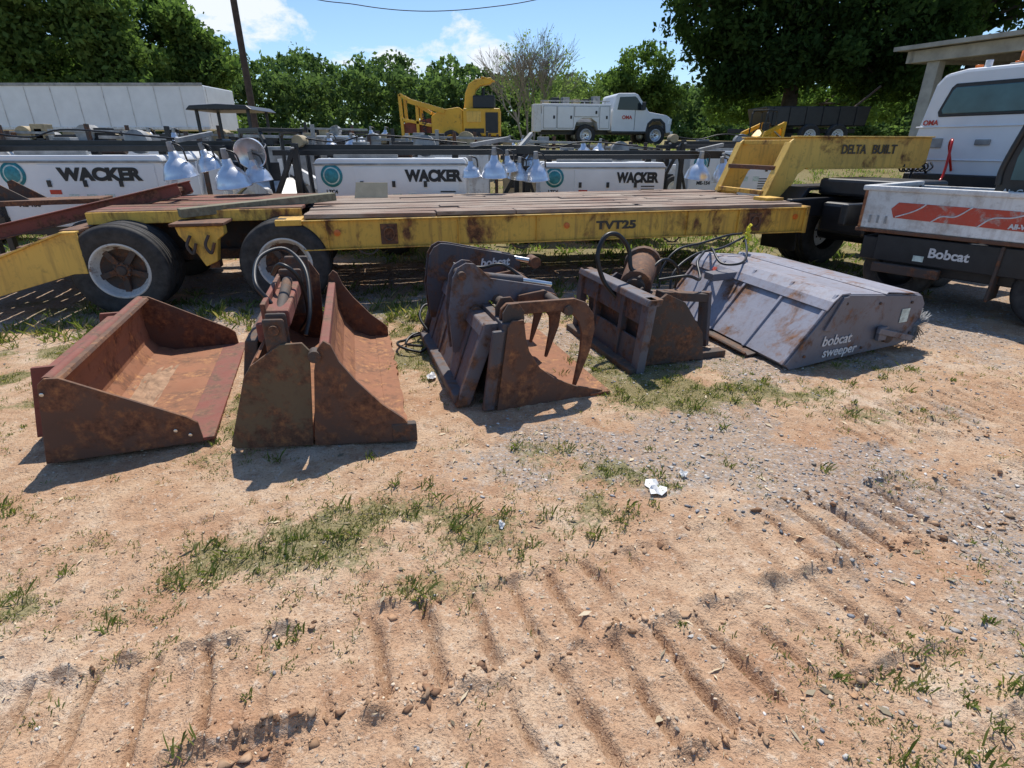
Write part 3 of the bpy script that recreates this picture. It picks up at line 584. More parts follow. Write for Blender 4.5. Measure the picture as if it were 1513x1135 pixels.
for q,(x) in enumerate((-4.02,-2.46)):
    wheel(L,'outer_%d'%q,TP(x,.12,.465),-NB); wheel(L,'inner_%d'%q,TP(x,.42,.465),-NB); wheel(L,'far_inner_%d'%q,TP(x,2.1,.465),NB); wheel(L,'far_outer_%d'%q,TP(x,2.4,.465),NB)
    cyl('axle_%d'%q,TP(x,.2,.465),TP(x,2.4,.465),.06,L,'rust_dk')
ta=[(-5.9,.05),(-5.9,.30),(-4.42,.86),(-4.30,.86),(-4.30,.46),(-4.42,.46)]
for q,off in enumerate((.0,2.5)):
    extr('beavertail_beam_%d'%q,ta,TP(0,off,0),V((1,.236,0)),UP,NB,.03,L,'yellow2',.004)
    extr('beavertail_flange_%d'%q,[(-5.9,.30),(-4.42,.86),(-4.30,.86),(-4.30,.875),(-4.43,.875),(-5.9,.315)],TP(0,off-.03,0),V((1,.236,0)),UP,NB,.10,L,'yellow2',.002)
for i in range(8):
    x=-5.8+.2*i; z=.30+.378*(x+5.9); beam('beavertail_board_%d'%i,TP(x,.1,z),TP(x,2.5,z),.17,.03,L,'rust')
beam('beavertail_skirt',TP(-5.8,1.0,.3),TP(-4.4,1.0,.6),.05,.3,L,'rust_dk')
for q,off in enumerate((.85,2.0)):
    extr('neck_side_%d'%q,[(-.10,.62),(-.10,.92),(.0,.98),(.28,1.70),(.36,1.76),(2.70,1.76),(2.70,1.42),(2.62,1.36),(.62,1.36),(.50,1.28),(.24,.70),(.20,.62)],TP(3.80,off,0),T,UP,NB,.04,L,'yellow2',.006)
    beam('neck_flange_%d'%q,TP(3.80,off+.02,1.77)+T*.34,TP(3.80,off+.02,1.77)+T*2.70,.13,.018,L,'yellow2'); beam('neck_low_flange_%d'%q,TP(3.80,off+.02,1.352)+T*.62,TP(3.80,off+.02,1.352)+T*2.62,.13,.018,L,'yellow2')
    beam('neck_riser_flange_%d'%q,TP(3.80,off+.02,.985)+T*-.01,TP(3.80,off+.02,1.70)+T*.27,.14,.018,L,'yellow2')
for q,(s,z) in enumerate(((.02,1.03),(.15,1.36),(.36,1.70),(1.5,1.5),(2.6,1.55))): beam('neck_cross_%d'%q,TP(3.8,.88,z)+T*s,TP(3.8,2.0,z)+T*s,.07,.06,L,'yellow' if q!=1 else 'rust')
text('neck_lettering','DELTA',TP(3.80,.842,1.60)+T*1.35,T,UP,.12,L,'txtdark',.004,.42); text('neck_lettering_b','BUILT',TP(3.80,.842,1.60)+T*1.88,T,UP,.12,L,'txtdark',.004,.42)
beam('landing_block',TP(3.5,.5,.98),TP(3.75,.5,.98),.3,.06,L,'yellow')
o_=group('timber_plank'); beam('timber',(-3.53,6.08,.995),(-2.22,7.2,1.075),.17,.09,o_,'plank')
o_=group('plywood_sheet'); extr('sheet',[(0,0),(.46,0),(.47,.21),(.03,.22)],TP(-1.75,2.05,.975),T,V((-.05,.35,.9)).normalized(),NB,.012,o_,'tan')
R=group('steel_loading_ramp')
for q,dx in enumerate((0,.5)):
    p0=V((-6.3,5.9,.62))+NB*dx; p1=V((-4.0,7.0,1.17))+NB*dx
    beam('ramp_rail_%d'%q,p0,p1,.03,.13,R,'rust_red'); beam('ramp_flange_%d'%q,p0+UP*.07,p1+UP*.07,.10,.015,R,'rust_red'); beam('ramp_flange_low_%d'%q,p0-UP*.07,p1-UP*.07,.10,.015,R,'rust')
for i in range(9):
    p=V((-6.2,5.94,.64)).lerp(V((-4.1,6.95,1.15)),i/8); beam('ramp_rung_%d'%i,p,p+NB*.5,.06,.05,R,'rust')
R2=group('steel_ramp_foot'); extr('gusset',[(0,0),(.42,0),(.06,.24),(0,.22)],(-6.55,7.3,1.0),T,UP,NB,.02,R2,'rust_dk'); extr('gusset_b',[(0,0),(.42,0),(.06,.24),(0,.22)],(-6.65,7.7,1.0),T,UP,NB,.02,R2,'rust_dk')
beam('foot_bar',(-6.8,7.3,.98),(-5.4,7.7,1.0),.5,.06,R2,'rust'); beam('foot_leg',(-6.2,7.5,.5),(-6.2,7.5,.98),.2,.2,R2,'rust_dk')
# ---------------------------------------------------------------- light towers
def bell(par,tag,c,r,tilt=(0,0,-1)):
    d=V(tilt).normalized(); c=V(c)
    lathe('reflector_'+tag,[(.02,-r*1.1),(r*.24,-r*1.05),(r*.30,-r*.75),(r*.42,-r*.6),(r*.62,-r*.45),(r*.82,-r*.15),(r*.93,r*.15),(r*.98,r*.38),(r*1.02,r*.42),(r*.95,r*.40),(r*.75,-.05),(.01,-.2*r)],c,d,par,'chrome',32)
    cyl('lamp_neck_'+tag,c-d*r*1.05,c-d*r*1.6,r*.2,par,'junk1',r*.16,14)
    tube('lamp_yoke_'+tag,[c-d*r*.5+V((r*.7,0,0)),c-d*r*1.3+V((r*.6,0,0)),c-d*r*1.55,],.012,par,'black')
def tower(x0,x1,y,ztop,lamps,yaw=.1,txt=(.62,.5),unit='ME-153'):
    G=group('light_tower_trailer')
    u=V((math.cos(yaw),math.sin(yaw),0)); n=V((-u.y,u.x,0)); L_=(x1-x0); o=V((x0,y,0)); D=1.0; z0=.55
    extr('engine_housing',[(0,z0),(L_,z0),(L_,ztop-.06),(L_-.03,ztop-.01),(L_-.06,ztop),(.08,ztop),(.03,ztop-.02),(0,ztop-.08)],o,u,UP,n,D,G,'white',.02)
    extr('door_panel',[(.62,z0+.06),(L_-.12,z0+.06),(L_-.12,ztop-.12),(.62,ztop-.12)],o-n*.012,u,UP,n,.012,G,'white',.004)
    extr('roof_lip',[(-.02,ztop-.10),(L_+.02,ztop-.10),(L_+.02,ztop-.07),(-.02,ztop-.07)],o-n*.02,u,UP,n,D+.04,G,'junk1',.006)
    for k in range(7): extr('louvre_%d'%k,[(L_-.42,z0+.12+.05*k),(L_-.18,z0+.12+.05*k),(L_-.18,z0+.14+.05*k),(L_-.42,z0+.14+.05*k)],o-n*.018,u,UP,n,.01,G,'black')
    text('maker_lettering','WACKER',o+u*(L_*txt[0])-n*.014+UP*(ztop-.26),u,UP,.16,G,'txtblack',.014,L_*txt[1])
    c=o+u*(.26)-n*.002+UP*(ztop-.25)
    lathe('round_seal',[(.001,.012),(.165,.012),(.17,.0)],c,-n,G,'blueseal',32); lathe('round_seal_inner',[(.001,.016),(.125,.016),(.13,.012)],c,-n,G,'sealwhite',24); lathe('round_seal_core',[(.001,.020),(.105,.020),(.11,.016)],c,-n,G,'blueseal',24)
    text('model_text','LTC4',o+u*.24-n*.002+UP*(ztop-.49),u,UP,.055,G,'txtblack',.003); text('unit_text',unit,o+u*.35-n*.002+UP*(ztop-.66),u,UP,.07,G,'txtblack',.004)
    extr('red_sticker',[(0,0),(.16,0),(.16,.06),(0,.06)],o+u*.7-n*.014+UP*(ztop-.52),u,UP,-n,.003,G,'redlens')
    for k in range(3): extr('notice_%d'%k,[(0,0),(.14,0),(.14,.10),(0,.10)],o+u*(.95+.25*k)-n*.014+UP*(ztop-.62),u,UP,-n,.003,G,'sealwhite'); extr('door_latch_%d'%k,[(0,0),(.05,0),(.05,.09),(0,.09)],o+u*(.70+.5*k)-n*.03+UP*(ztop-.42),u,UP,n,.018,G,'black')
    beam('chassis',o+u*-.5+n*.2+UP*.48,o+u*(L_+.4)+n*.2+UP*.48,.08,.12,G,'black'); beam('chassis_b',o+u*-.5+n*.8+UP*.48,o+u*(L_+.4)+n*.8+UP*.48,.08,.12,G,'black')
    wheel(G,'near',o+u*L_*.5-n*.12+UP*.33,-n,.33,.2,.19,'white',False); wheel(G,'far',o+u*L_*.5+n*1.12+UP*.33,n,.33,.2,.19,'white',False)
    beam('mast',o+u*-.45+n*.5+UP*(ztop+.14),o+u*(L_+1.2)+n*.5+UP*(ztop+.12),.14,.13,G,'black'); beam('mast_inner',o+u*-.7+n*.28+UP*(ztop+.08),o+u*(L_+.8)+n*.28+UP*(ztop+.09),.07,.08,G,'black')
    beam('mast_strut',o+u*.3+n*.1+UP*(ztop+.03),o+u*1.3+n*.1+UP*(ztop+.03),.05,.05,G,'junk1')
    for k,a in enumerate((.2,L_-.2,L_*.5)): beam('mast_rest_%d'%k,o+u*a+n*.5+UP*(ztop-.05),o+u*a+n*.5+UP*(ztop+.1),.1,.1,G,'black',u)
    for k,(dx,dy) in enumerate(((-.22,-.1),(-.22,1.0),(-.4,.4))):
        b=o+u*dx+n*dy; beam('jack_%d'%k,b+UP*.05,b+UP*(ztop+.22-.1*k),.09,.09,G,'black',u); beam('jack_foot_%d'%k,b+UP*.02,b+UP*.05,.25,.25,G,'black',u); cyl('jack_crank_%d'%k,b+UP*(ztop+.15)-n*.06,b+UP*(ztop+.15)-n*.2,.015,G,'junk1')
    beam('mast_brace',o+u*-.72+n*-.08+UP*.7,o+u*-.24+n*-.08+UP*(ztop+.15),.07,.07,G,'black',n); beam('mast_brace_b',o+u*-.05+n*-.06+UP*.7,o+u*-.34+n*-.06+UP*(ztop+.1),.05,.05,G,'black',n)
    cyl('winch',o+u*-.3+n*.3+UP*(ztop+.25),o+u*-.3+n*.6+UP*(ztop+.25),.09,G,'junk2'); tube('cable',[o+u*-.3+n*.5+UP*(ztop+.3),o+u*.3+n*.5+UP*(ztop+.24),o+u*.9+n*.45+UP*(ztop+.34),o+u*L_+n*.5+UP*(ztop+.22)],.012,G,'rubberdk')
    cyl('cable_reel',o+u*(L_*.7)+n*.75+UP*(ztop+.18),o+u*(L_*.7)+n*.9+UP*(ztop+.18),.17,G,'junk1'); cyl('muffler',o+u*(L_*.4)+n*.85+UP*(ztop+.06),o+u*(L_*.6)+n*.85+UP*(ztop+.06),.06,G,'rust_dk'); box('control_box',o+u*(L_*.25)+n*.8+UP*(ztop+.12),(.25,.2,.24),G,'junk1',u,n)
    beam('lamp_bar',V(lamps[0][0])+V((0,.1,.38)),V(lamps[-1][0])+V((0,.25,.42)),.06,.06,G,'junk1')
    for k,(c,r,t) in enumerate(lamps): bell(G,str(k),c,r,t)
tower(-7.35,-5.0,8.35,1.53,[((-4.60,8.15,1.34),.23,(.1,.1,-1)),((-3.82,8.0,1.24),.24,(.05,.15,-1)),((-3.60,8.3,1.26),.20,(.15,0,-1)),((-3.62,8.3,1.58),.21,(.1,-1,-.35)),((-4.45,8.7,1.40),.19,(.2,.1,-1))],.05,(.62,.50),'ME-150')
tower(-3.1,-.72,9.25,1.47,[((-.62,9.0,1.28),.15,(.05,.1,-1)),((-.27,9.0,1.30),.21,(0,.1,-1)),((-.06,9.5,1.34),.16,(.1,.1,-1)),],.03,(.78,.38),'ME-152')
tower(.5,2.75,10.5,1.38,[((.10,9.7,1.22),.17,(-.1,.1,-1)),((.40,9.7,1.22),.22,(.05,.1,-1)),((.33,9.9,1.42),.14,(.1,.1,-1))],.03,(.78,.34),'ME-153')
tower(3.9,5.9,13.0,1.55,[((3.35,10.6,1.20),.23,(-.05,.1,-1)),((3.83,10.7,1.16),.20,(.2,.1,-1)),((3.95,11.0,1.25),.18,(.2,.1,-1))],.03,(.6,.5),'ME-154')
# ---------------------------------------------------------------- utility vehicle
U=group('utility_work_vehicle')
a_=V((.59,-.807,0)); s_=V((.807,.59,0)); o_=V((3.97,6.52,0))
def Q(t,s,z): return o_+a_*t+s_*s+UP*z
def qbox(nm,t,s,z,mat,bev=.01): return box(nm,Q((t[0]+t[1])/2,(s[0]+s[1])/2,(z[0]+z[1])/2),(t[1]-t[0],s[1]-s[0],z[1]-z[0]),U,mat,a_,s_,bev)
qbox('bed_side_near',(0,1.7),(0,.04),(.80,1.20),'whitedirty'); qbox('bed_tail',(0,.04),(.041,1.4),(.80,1.20),'whitedirty'); qbox('bed_floor',(.04,1.05),(.04,1.4),(.78,.83),'black'); qbox('bed_side_far',(0,1.05),(1.401,1.44),(.80,1.20),'whitedirty')
qbox('bed_rail_top',(-.03,1.72),(-.02,.06),(1.195,1.25),'whitedirty',.015); qbox('bed_rail_rear',(-.031,.06),(.061,1.45),(1.195,1.25),'whitedirty',.015)
qbox('bed_lip_bottom',(-.02,1.7),(-.015,.05),(.76,.80),'rust'); qbox('bed_hinge_post',(.0,.03),(-.012,.0),(.8,1.2),'rust_or')
extr('red_decal',[(.34,.93),(1.6,.90),(1.6,1.08),(.36,1.09),(.30,1.02)],Q(0,-.006,0),a_,UP,s_,.005,U,'red',.002)
for k,(p0,p1,p2,p3) in enumerate((((.36,.94),(.50,1.0),(.58,1.05),(.62,1.09)),((.70,.92),(.78,.98),(.90,.99),(1.02,1.09)),((1.10,.91),(1.2,1.0),(1.35,1.02),(1.5,1.08)))):
    tube('decal_swoosh_%d'%k,[Q(q[0],-.007,q[1]) for q in (p0,p1,p2,p3)],.007,U,'txtwhite')
text('decal_text','All-W',Q(1.42,-.008,.94),a_,UP,.045,U,'txtwhite',.003)
for k in range(3): qbox('bed_stake_%d'%k,(.10+.08*k,.12+.08*k),(-.01,.0),(.86,.94),'junk1',.003)
qbox('frame_side',(.22,1.8),(.03,.10),(.46,.74),'black'); qbox('frame_rear',(.05,.3),(.1,1.3),(.45,.70),'black'); qbox('under_body',(.3,1.8),(.15,1.25),(.35,.72),'black')
text('frame_lettering','Bobcat',Q(.93,.028,.60),a_,UP,.095,U,'txtwhite',.004,.36)
qbox('bumper',(.25,.9),(-.02,.06),(.34,.44),'rust_dk'); qbox('sticker',(.62,.72),(.024,.03),(.50,.56),'sealwhite',.001)
wheel(U,'rear_near',Q(.42,.35,.36),-s_,.36,.28,.2,'black',False); wheel(U,'rear_far',Q(.3,1.2,.36),s_,.36,.28,.2,'black',False)
wheel(U,'front_near',Q(1.85,.22,.36),-s_,.36,.28,.2,'black',False); wheel(U,'front_far',Q(1.75,1.25,.36),s_,.38,.28,.2,'black',False)
qbox('mud_guard',(1.34,1.37),(.0,.3),(.2,.75),'rust_dk')
extr('cab_shell',[(1.10,.80),(1.10,1.50),(1.22,2.02),(1.32,2.12),(2.3,2.12),(2.5,1.5),(2.5,.8)],Q(0,.14,0),a_,UP,s_,1.2,U,'black',.02)
extr('cab_roof',[(1.20,2.03),(1.30,2.16),(2.3,2.18),(2.3,2.08)],Q(0,.08,0),a_,UP,s_,1.3,U,'whitedirty',.02)
extr('cab_window',[(1.2,1.35),(1.2,1.55),(1.30,2.0),(2.2,2.0),(2.3,1.35)],Q(0,.135,0),a_,UP,s_,.01,U,'glassblue',.003)
extr('rear_window',[(.2,1.35),(1.0,1.35),(1.0,1.5),(.2,1.5)],Q(1.093,.14,0),s_,UP,a_,.01,U,'glass',.003)
tube('cab_pillar',[Q(1.12,.13,1.3),Q(1.12,.13,1.5),Q(1.24,.13,2.05)],.025,U,'black'); text('cab_text','Air Conditioned',Q(1.4,.132,1.24),a_,UP,.05,U,'txtwhite',.002)
# ---------------------------------------------------------------- tractor truck
K=group('tractor_truck')
cf=V((.90,.436,0)); cu=V((.436,-.90,0)); co=V((6.50,9.75,0))
def C(a,b,z): return co+cu*a+cf*b+UP*z
def kbox(nm,a,b,z,mat,bev=.02): return box(nm,C((a[0]+a[1])/2,(b[0]+b[1])/2,(z[0]+z[1])/2),(a[1]-a[0],b[1]-b[0],z[1]-z[0]),K,mat,cu,cf,bev)
extr('cab_body',[(0,.95),(-.03,1.5),(.02,1.9),(.12,2.52),(.22,2.65),(.5,2.70),(1.5,2.70),(1.78,2.65),(1.88,2.52),(1.98,1.9),(2.03,1.5),(2.0,.95)],C(0,0,0),cu,UP,cf,1.6,K,'white',.05)
extr('rear_window',[(.34,2.1),(.31,2.15),(.40,2.42),(.44,2.46),(1.54,2.46),(1.58,2.42),(1.67,2.15),(1.64,2.1)],C(0,-.02,0),cu,UP,cf,.03,K,'glassblue',.01)
extr('window_seal',[(.29,2.06),(.26,2.13),(.37,2.46),(.42,2.51),(1.56,2.51),(1.61,2.46),(1.72,2.13),(1.69,2.06)],C(0,-.012,0),cu,UP,cf,.02,K,'black',.01)
tube('body_crease',[C(.0,-.01,1.92),C(2.0,-.01,1.92)],.01,K,'white'); tube('body_crease_b',[C(.0,-.01,1.45),C(2.0,-.01,1.45)],.01,K,'white')
kbox('vent_panel',(.15,.45),(-.02,0),(1.62,1.76),'junk1',.01); kbox('dome_panel',(.9,1.1),(-.03,0),(1.66,1.74),'junk1',.01)
for k in range(3): cyl('marker_light_%d'%k,C(.5+.5*k,.3,2.69),C(.5+.5*k,.3,2.76),.05,K,'orange')
cyl('beacon',C(1.15,.15,2.70),C(1.15,.15,2.86),.08,K,'orange'); cyl('beacon_small',C(.72,.1,2.69),C(.72,.1,2.79),.045,K,'white'); kbox('beacon_bracket',(1.0,1.3),(.05,.25),(2.69,2.72),'junk1')
kbox('hood',(.15,1.85),(1.6,3.0),(1.0,1.75),'white',.1); kbox('fender_l',(-.12,.25),(1.5,2.6),(.75,1.3),'white',.08)
kbox('frame_rail_l',(.55,.65),(-3.4,1.6),(.75,1.0),'black'); kbox('frame_rail_r',(1.35,1.45),(-3.4,1.6),(.75,1.0),'black')
kbox('deck_plate',(.2,1.8),(-1.3,-.2),(1.02,1.06),'black',.01); kbox('fuel_tank',(-.05,.5),(-1.1,.3),(.5,.98),'black',.08); kbox('fuel_tank_r',(1.5,2.0),(-1.0,.3),(.5,.98),'black',.08); kbox('fifth_wheel',(.4,1.6),(-2.6,-1.7),(1.02,1.24),'black',.04)
kbox('gear_block',(.65,1.35),(-2.8,.2),(.55,.95),'black',.05)
for j,a in enumerate((.0,.30,1.70,2.0)): wheel(K,'rear_%d'%j,C(a,-2.2,.50),-cu if a<1 else cu,.50,.25,.28,'white',False)
cyl('rear_axle',C(.1,-2.2,.5),C(1.9,-2.2,.5),.12,K,'black')
wheel(K,'front',C(.05,2.1,.5),-cu,.5,.25,.28,'white',False); wheel(K,'front_r',C(1.95,2.1,.5),cu,.5,.25,.28,'white',False)
kbox('mud_flap_l',(-.15,.45),(-2.92,-2.88),(.25,1.0),'black',.01); kbox('mud_flap_r',(1.55,2.15),(-2.92,-2.88),(.25,1.0),'black',.01)
for a in (-.15,1.58): extr('fender_arch_%d'%(a>0),[(-3.0,.95),(-2.85,1.12),(-1.55,1.12),(-1.4,.95),(-1.45,.93),(-1.6,1.08),(-2.8,1.08),(-2.95,.93)],C(a,0,0),cf,UP,cu,.60,K,'black',.005)
tube('air_hose_red',[C(.7,-.03,1.3),C(.72,-.3,1.65),C(.85,-.5,1.7),C(.95,-.7,1.2),C(1,-1.2,1.15)],.018,K,'redlens'); tube('air_hose',[C(.35,-.03,1.25),C(.3,-.3,1.6),C(.45,-.5,1.62),C(.55,-.8,1.15)],.018,K,'rubberdk')
tube('coiled_line',[C(.5+.06*math.sin(k*1.6),-.25-.03*k,1.35+.06*math.cos(k*1.6)) for k in range(26)],.012,K,'rubberdk',True,4)
kbox('headboard_low',(.05,1.95),(-.12,-.03),(.95,1.25),'black',.02); kbox('cab_step',(-.12,.1),(.1,.9),(.45,.6),'junk1')
text('cab_decal','OMA',C(.2,-.006,1.98),cu,UP,.07,K,'redlens',.003)
# ---------------------------------------------------------------- service truck
S=group('service_pickup_truck')
def hz_(x,y): return float(base_h(np.array(float(x)),np.array(float(y))))
yaw=math.radians(9); su=V((math.cos(yaw),math.sin(yaw),0)); sn=V((-su.y,su.x,0)); so=V((1.25,25.6,hz_(4,26)-.02))
def SP(x,y,z): return so+su*x+sn*y+UP*z
extr('utility_body',[(0,.62),(0,1.62),(3.0,1.62),(3.0,.62),(2.48,.62),(2.40,.92),(2.15,1.08),(1.75,1.08),(1.5,.92),(1.42,.62)],SP(0,0,0),su,UP,sn,.5,S,'white',.02)
extr('utility_body_far',[(0,.62),(0,1.62),(3.0,1.62),(3.0,.62)],SP(0,1.6,0),su,UP,sn,.5,S,'white',.02)
extr('bed_floor',[(0,.8),(3.0,.8),(3.0,.95),(0,.95)],SP(0,.5,0),su,UP,sn,1.1,S,'junk1',.01)
extr('tail_panel',[(0,.6),(2.1,.6),(2.1,1.25),(0,1.25)],SP(-.04,0,0),sn,UP,su,.04,S,'white',.01)
extr('rear_locker',[(-.35,.55),(-.35,1.6),(-.02,1.6),(-.02,.55)],SP(0,.02,0),su,UP,sn,.45,S,'whitedirty',.02)
for k,(x0,x1,z0,z1) in enumerate(((.08,.62,.7,1.52),(.68,1.36,.7,1.52),(1.42,2.45,1.14,1.52),(2.52,2.92,.7,1.52))):
    extr('door_shadow_gap_%d'%k,[(x0-.02,z0-.02),(x1+.02,z0-.02),(x1+.02,z1+.02),(x0-.02,z1+.02)],SP(0,-.006,0),su,UP,sn,.006,S,'junk1')
    extr('locker_door_%d'%k,[(x0,z0),(x1,z0),(x1,z1),(x0,z1)],SP(0,-.02,0),su,UP,sn,.02,S,'white',.008); zz=z0+.35 if z0<1 else z0+.1; extr('latch_%d'%k,[(x1-.14,zz),(x1-.06,zz),(x1-.06,zz+.12),(x1-.14,zz+.12)],SP(0,-.035,0),su,UP,sn,.016,S,'black',.003)
extr('cab',[(3.08,.55),(3.08,1.35),(3.12,1.45),(3.22,1.98),(3.32,2.05),(4.05,2.06),(4.2,2.0),(4.68,1.42),(4.72,1.35),(5.55,1.22),(5.74,1.12),(5.8,.85),(5.8,.52),(5.52,.5),(5.46,.85),(5.25,1.02),(4.95,1.02),(4.75,.85),(4.68,.5)],SP(0,.08,0),su,UP,sn,1.9,S,'white',.05)
extr('side_window',[(3.30,1.42),(3.38,1.90),(4.05,1.93),(4.14,1.88),(4.52,1.44),(4.5,1.40)],SP(0,.065,0),su,UP,sn,.02,S,'glass',.006)
extr('windscreen',[(.12,0),(1.78,0),(1.65,.72),(.25,.72)],SP(4.70,.08,1.42),sn,(su*-.62+UP*.78).normalized(),(su*.78+UP*.62).normalized(),.015,S,'glass',.004)
extr('door_gap',[(4.1,.62),(4.115,.62),(4.115,1.4),(4.1,1.4)],SP(0,.07,0),su,UP,sn,.01,S,'black'); extr('sill',[(3.1,.5),(4.66,.5),(4.66,.58),(3.1,.58)],SP(0,.06,0),su,UP,sn,.03,S,'black')
extr('grille',[(.15,.6),(1.75,.6),(1.75,1.05),(.15,1.05)],SP(5.79,.08,0),sn,UP,su,.03,S,'black',.01); extr('bumper',[(-.02,.38),(1.92,.38),(1.92,.58),(-.02,.58)],SP(5.78,.08,0),sn,UP,su,.12,S,'chrome',.02)
extr('headlight',[(5.62,.85),(5.8,.85),(5.8,1.08),(5.66,1.1)],SP(0,.068,0),su,UP,sn,.02,S,'chrome',.01)
extr('mirror',[(4.3,1.4),(4.45,1.4),(4.45,1.7),(4.3,1.7)],SP(0,-.25,0),su,UP,sn,.12,S,'black',.02); text('door_logo','OMA',SP(3.75,.066,1.12),su,UP,.14,S,'redlens',.006)
for k,x in enumerate((1.95,5.1)):
    wheel(S,'near_%d'%k,SP(x,.16,.42),-sn,.43,.26,.24,'chrome',False); wheel(S,'far_%d'%k,SP(x,1.9,.42),sn,.43,.26,.24,'chrome',False)
extr('front_arch',[(4.62,.5),(4.70,.9),(4.92,1.08),(5.28,1.08),(5.50,.9),(5.58,.5),(5.50,.5),(5.44,.82),(5.25,.98),(4.95,.98),(4.78,.82),(4.72,.5)],SP(0,.05,0),su,UP,sn,.04,S,'black',.005)
beam('chassis',SP(0,.7,.55),SP(5.4,.7,.55),.3,.2,S,'black'); beam('rack_rail',SP(0,.3,1.74),SP(3.0,.3,1.74),.04,.04,S,'junk1')
for k in range(4): beam('rack_post_%d'%k,SP(.1+.9*k,.3,1.62),SP(.1+.9*k,.3,1.74),.04,.04,S,'junk1',su)
for k in range(6): box('tools_%d'%k,SP(.3+.45*k,.9,1.62+.06*(k%3)),(.3,.4,.35+.1*(k%2)),S,('junk2','black','junk1')[k%3],su,sn)
# ---------------------------------------------------------------- yellow chipper
Yc=group('yellow_wood_chipper'); gz=hz_(-2,22.3)
def yb(nm,x,y,z,mat='yelmach',bev=.04): return box(nm,((x[0]+x[1])/2,(y[0]+y[1])/2,gz+(z[0]+z[1])/2),(x[1]-x[0],y[1]-y[0],z[1]-z[0]),Yc,mat,bev=bev)
yb('engine_housing',(-1.75,-.42),(21.8,23.3),(.35,1.25)); yb('lower_frame',(-3.9,-.4),(22,23.1),(.15,.36),'black'); yb('engine_top',(-1.4,-.62),(22,23.1),(1.25,1.68),'black')
yb('door_recess',(-.95,-.5),(21.78,21.8),(.45,1.12),'black',.005); yb('grill',(-1.62,-1.1),(21.77,21.8),(.8,1.15),'yellow2',.01); yb('side_stripe',(-1.7,-1.0),(21.78,21.8),(.45,.6),'black',.005)
extr('feed_drum_housing',[(-2.9,.35),(-2.9,1.0),(-2.6,1.2),(-1.9,1.3),(-1.75,1.2),(-1.75,.35)],(0,21.9,gz),(1,0,0),UP,(0,1,0),1.2,Yc,'yelmach',.04)
for q,yy in enumerate((22,23)):
    for k,(p0,p1) in enumerate((((-3.95,.3),(-4.0,1.7)),((-4.0,1.7),(-2.9,1.1)),((-3.95,.9),(-2.9,.7)),((-3.4,.3),(-3.4,1.35)))): beam('infeed_frame_%d_%d'%(q,k),(p0[0],yy,gz+p0[1]),(p1[0],yy,gz+p1[1]),.10,.14,Yc,'yelmach',(0,1,0))
extr('infeed_pan',[(-4.0,.45),(-2.9,.45),(-2.9,.95),(-4.0,.75)],(0,22.05,gz),(1,0,0),UP,(0,1,0),.03,Yc,'rust_red')
for k in range(6): beam('infeed_slat_%d'%k,(-3.98+.18*k,22.06,gz+1.66-.09*k),(-3.98+.18*k,23.0,gz+1.66-.09*k),.08,.05,Yc,'rust')
beam('feed_arm',(-3.7,21.9,gz+1.5),(-2.4,21.9,gz+1.15),.1,.16,Yc,'yelmach')
extr('discharge_chute',[(-1.75,1.2),(-1.68,1.75),(-1.55,2.05),(-1.30,2.2),(-.75,2.26),(-.68,2.14),(-.80,2.05),(-1.15,1.98),(-1.30,1.85),(-1.38,1.55),(-1.40,1.25)],(0,22.2,gz),(1,0,0),UP,(0,1,0),.4,Yc,'yelmach',.03)
beam('chute_hood',(-1.1,22.4,gz+2.28),(-.62,22.4,gz+2.14),.42,.04,Yc,'yelmach'); cyl('exhaust',(-1.05,22.6,gz+1.6),(-1.05,22.6,gz+1.95),.05,Yc,'black')
for k,x in enumerate((-2.2,-1.4)): wheel(Yc,'w%d'%k,(x,21.85,gz+.2),(0,-1,0),.35,.25,.2,'yelmach',False)
text('side_text','BANDIT',(-3.15,21.93,gz+.75),UP,(-1,0,0),.14,Yc,'txtblack',.006)
# ---------------------------------------------------------------- mid distance machines
def skid(name,c,u,sc,mat):
    G=group(name); u=V(u).normalized(); n=V((-u.y,u.x,0)); c=V(c)
    def P(a,b,z): return c+(u*a+n*b+UP*z)*sc
    extr('chassis',[(a*sc,b*sc) for a,b in [(-.9,.35),(-1.0,.9),(-.9,1.25),(-.3,1.2),(.2,.9),(.8,.8),(.9,.35)]],P(0,-.5,0),u,UP,n,1.0*sc,G,mat,.03)
    ext=[(a*sc,b*sc) for a,b in [(-.45,.9),(-.45,2.0),(-.35,2.08),(.35,2.08),(.5,1.9),(.55,.9),(.48,.9),(.43,1.88),(.32,2.0),(-.33,2.0),(-.38,1.95),(-.38,.9)]]
    extr('cab_frame',ext,P(0,-.42,0),u,UP,n,.06*sc,G,'black',.01); extr('cab_frame_far',ext,P(0,.38,0),u,UP,n,.06*sc,G,'black',.01)
    beam('cab_roof',P(-.42,0,2.06),P(.4,0,2.06),.86*sc,.06*sc,G,'black'); beam('seat',P(-.3,0,.9),P(-.3,0,1.5),.4*sc,.12*sc,G,'black',u)
    for s in (-.62,.62):
        i=int(s>0)
        beam('lift_arm_%d'%i,P(-.9,s,1.45),P(.75,s,1.0),.09*sc,.2*sc,G,mat); beam('lift_arm_low_%d'%i,P(.75,s,1.05),P(1.15,s,.35),.09*sc,.16*sc,G,mat)
        beam('lift_tower_%d'%i,P(-.85,s,.7),P(-.9,s,1.55),.1*sc,.22*sc,G,mat,u); cyl('lift_cylinder_%d'%i,P(-.8,s,.8),P(.2,s,1.2),.04*sc,G,'steel')
        for a in (-.5,.5): wheel(G,'%d%d'%(i,a>0),P(a,s*.98,.38),n*s,.38*sc,.28*sc,.2*sc,mat if mat!='whitedirty' else 'white',False)
    extr('bucket',[(0,0),(.6*sc,0),(.1*sc,.1*sc),(0,.5*sc)],P(1.15,-.8,.08),u,UP,n,1.6*sc,G,'rust_dk',.01)
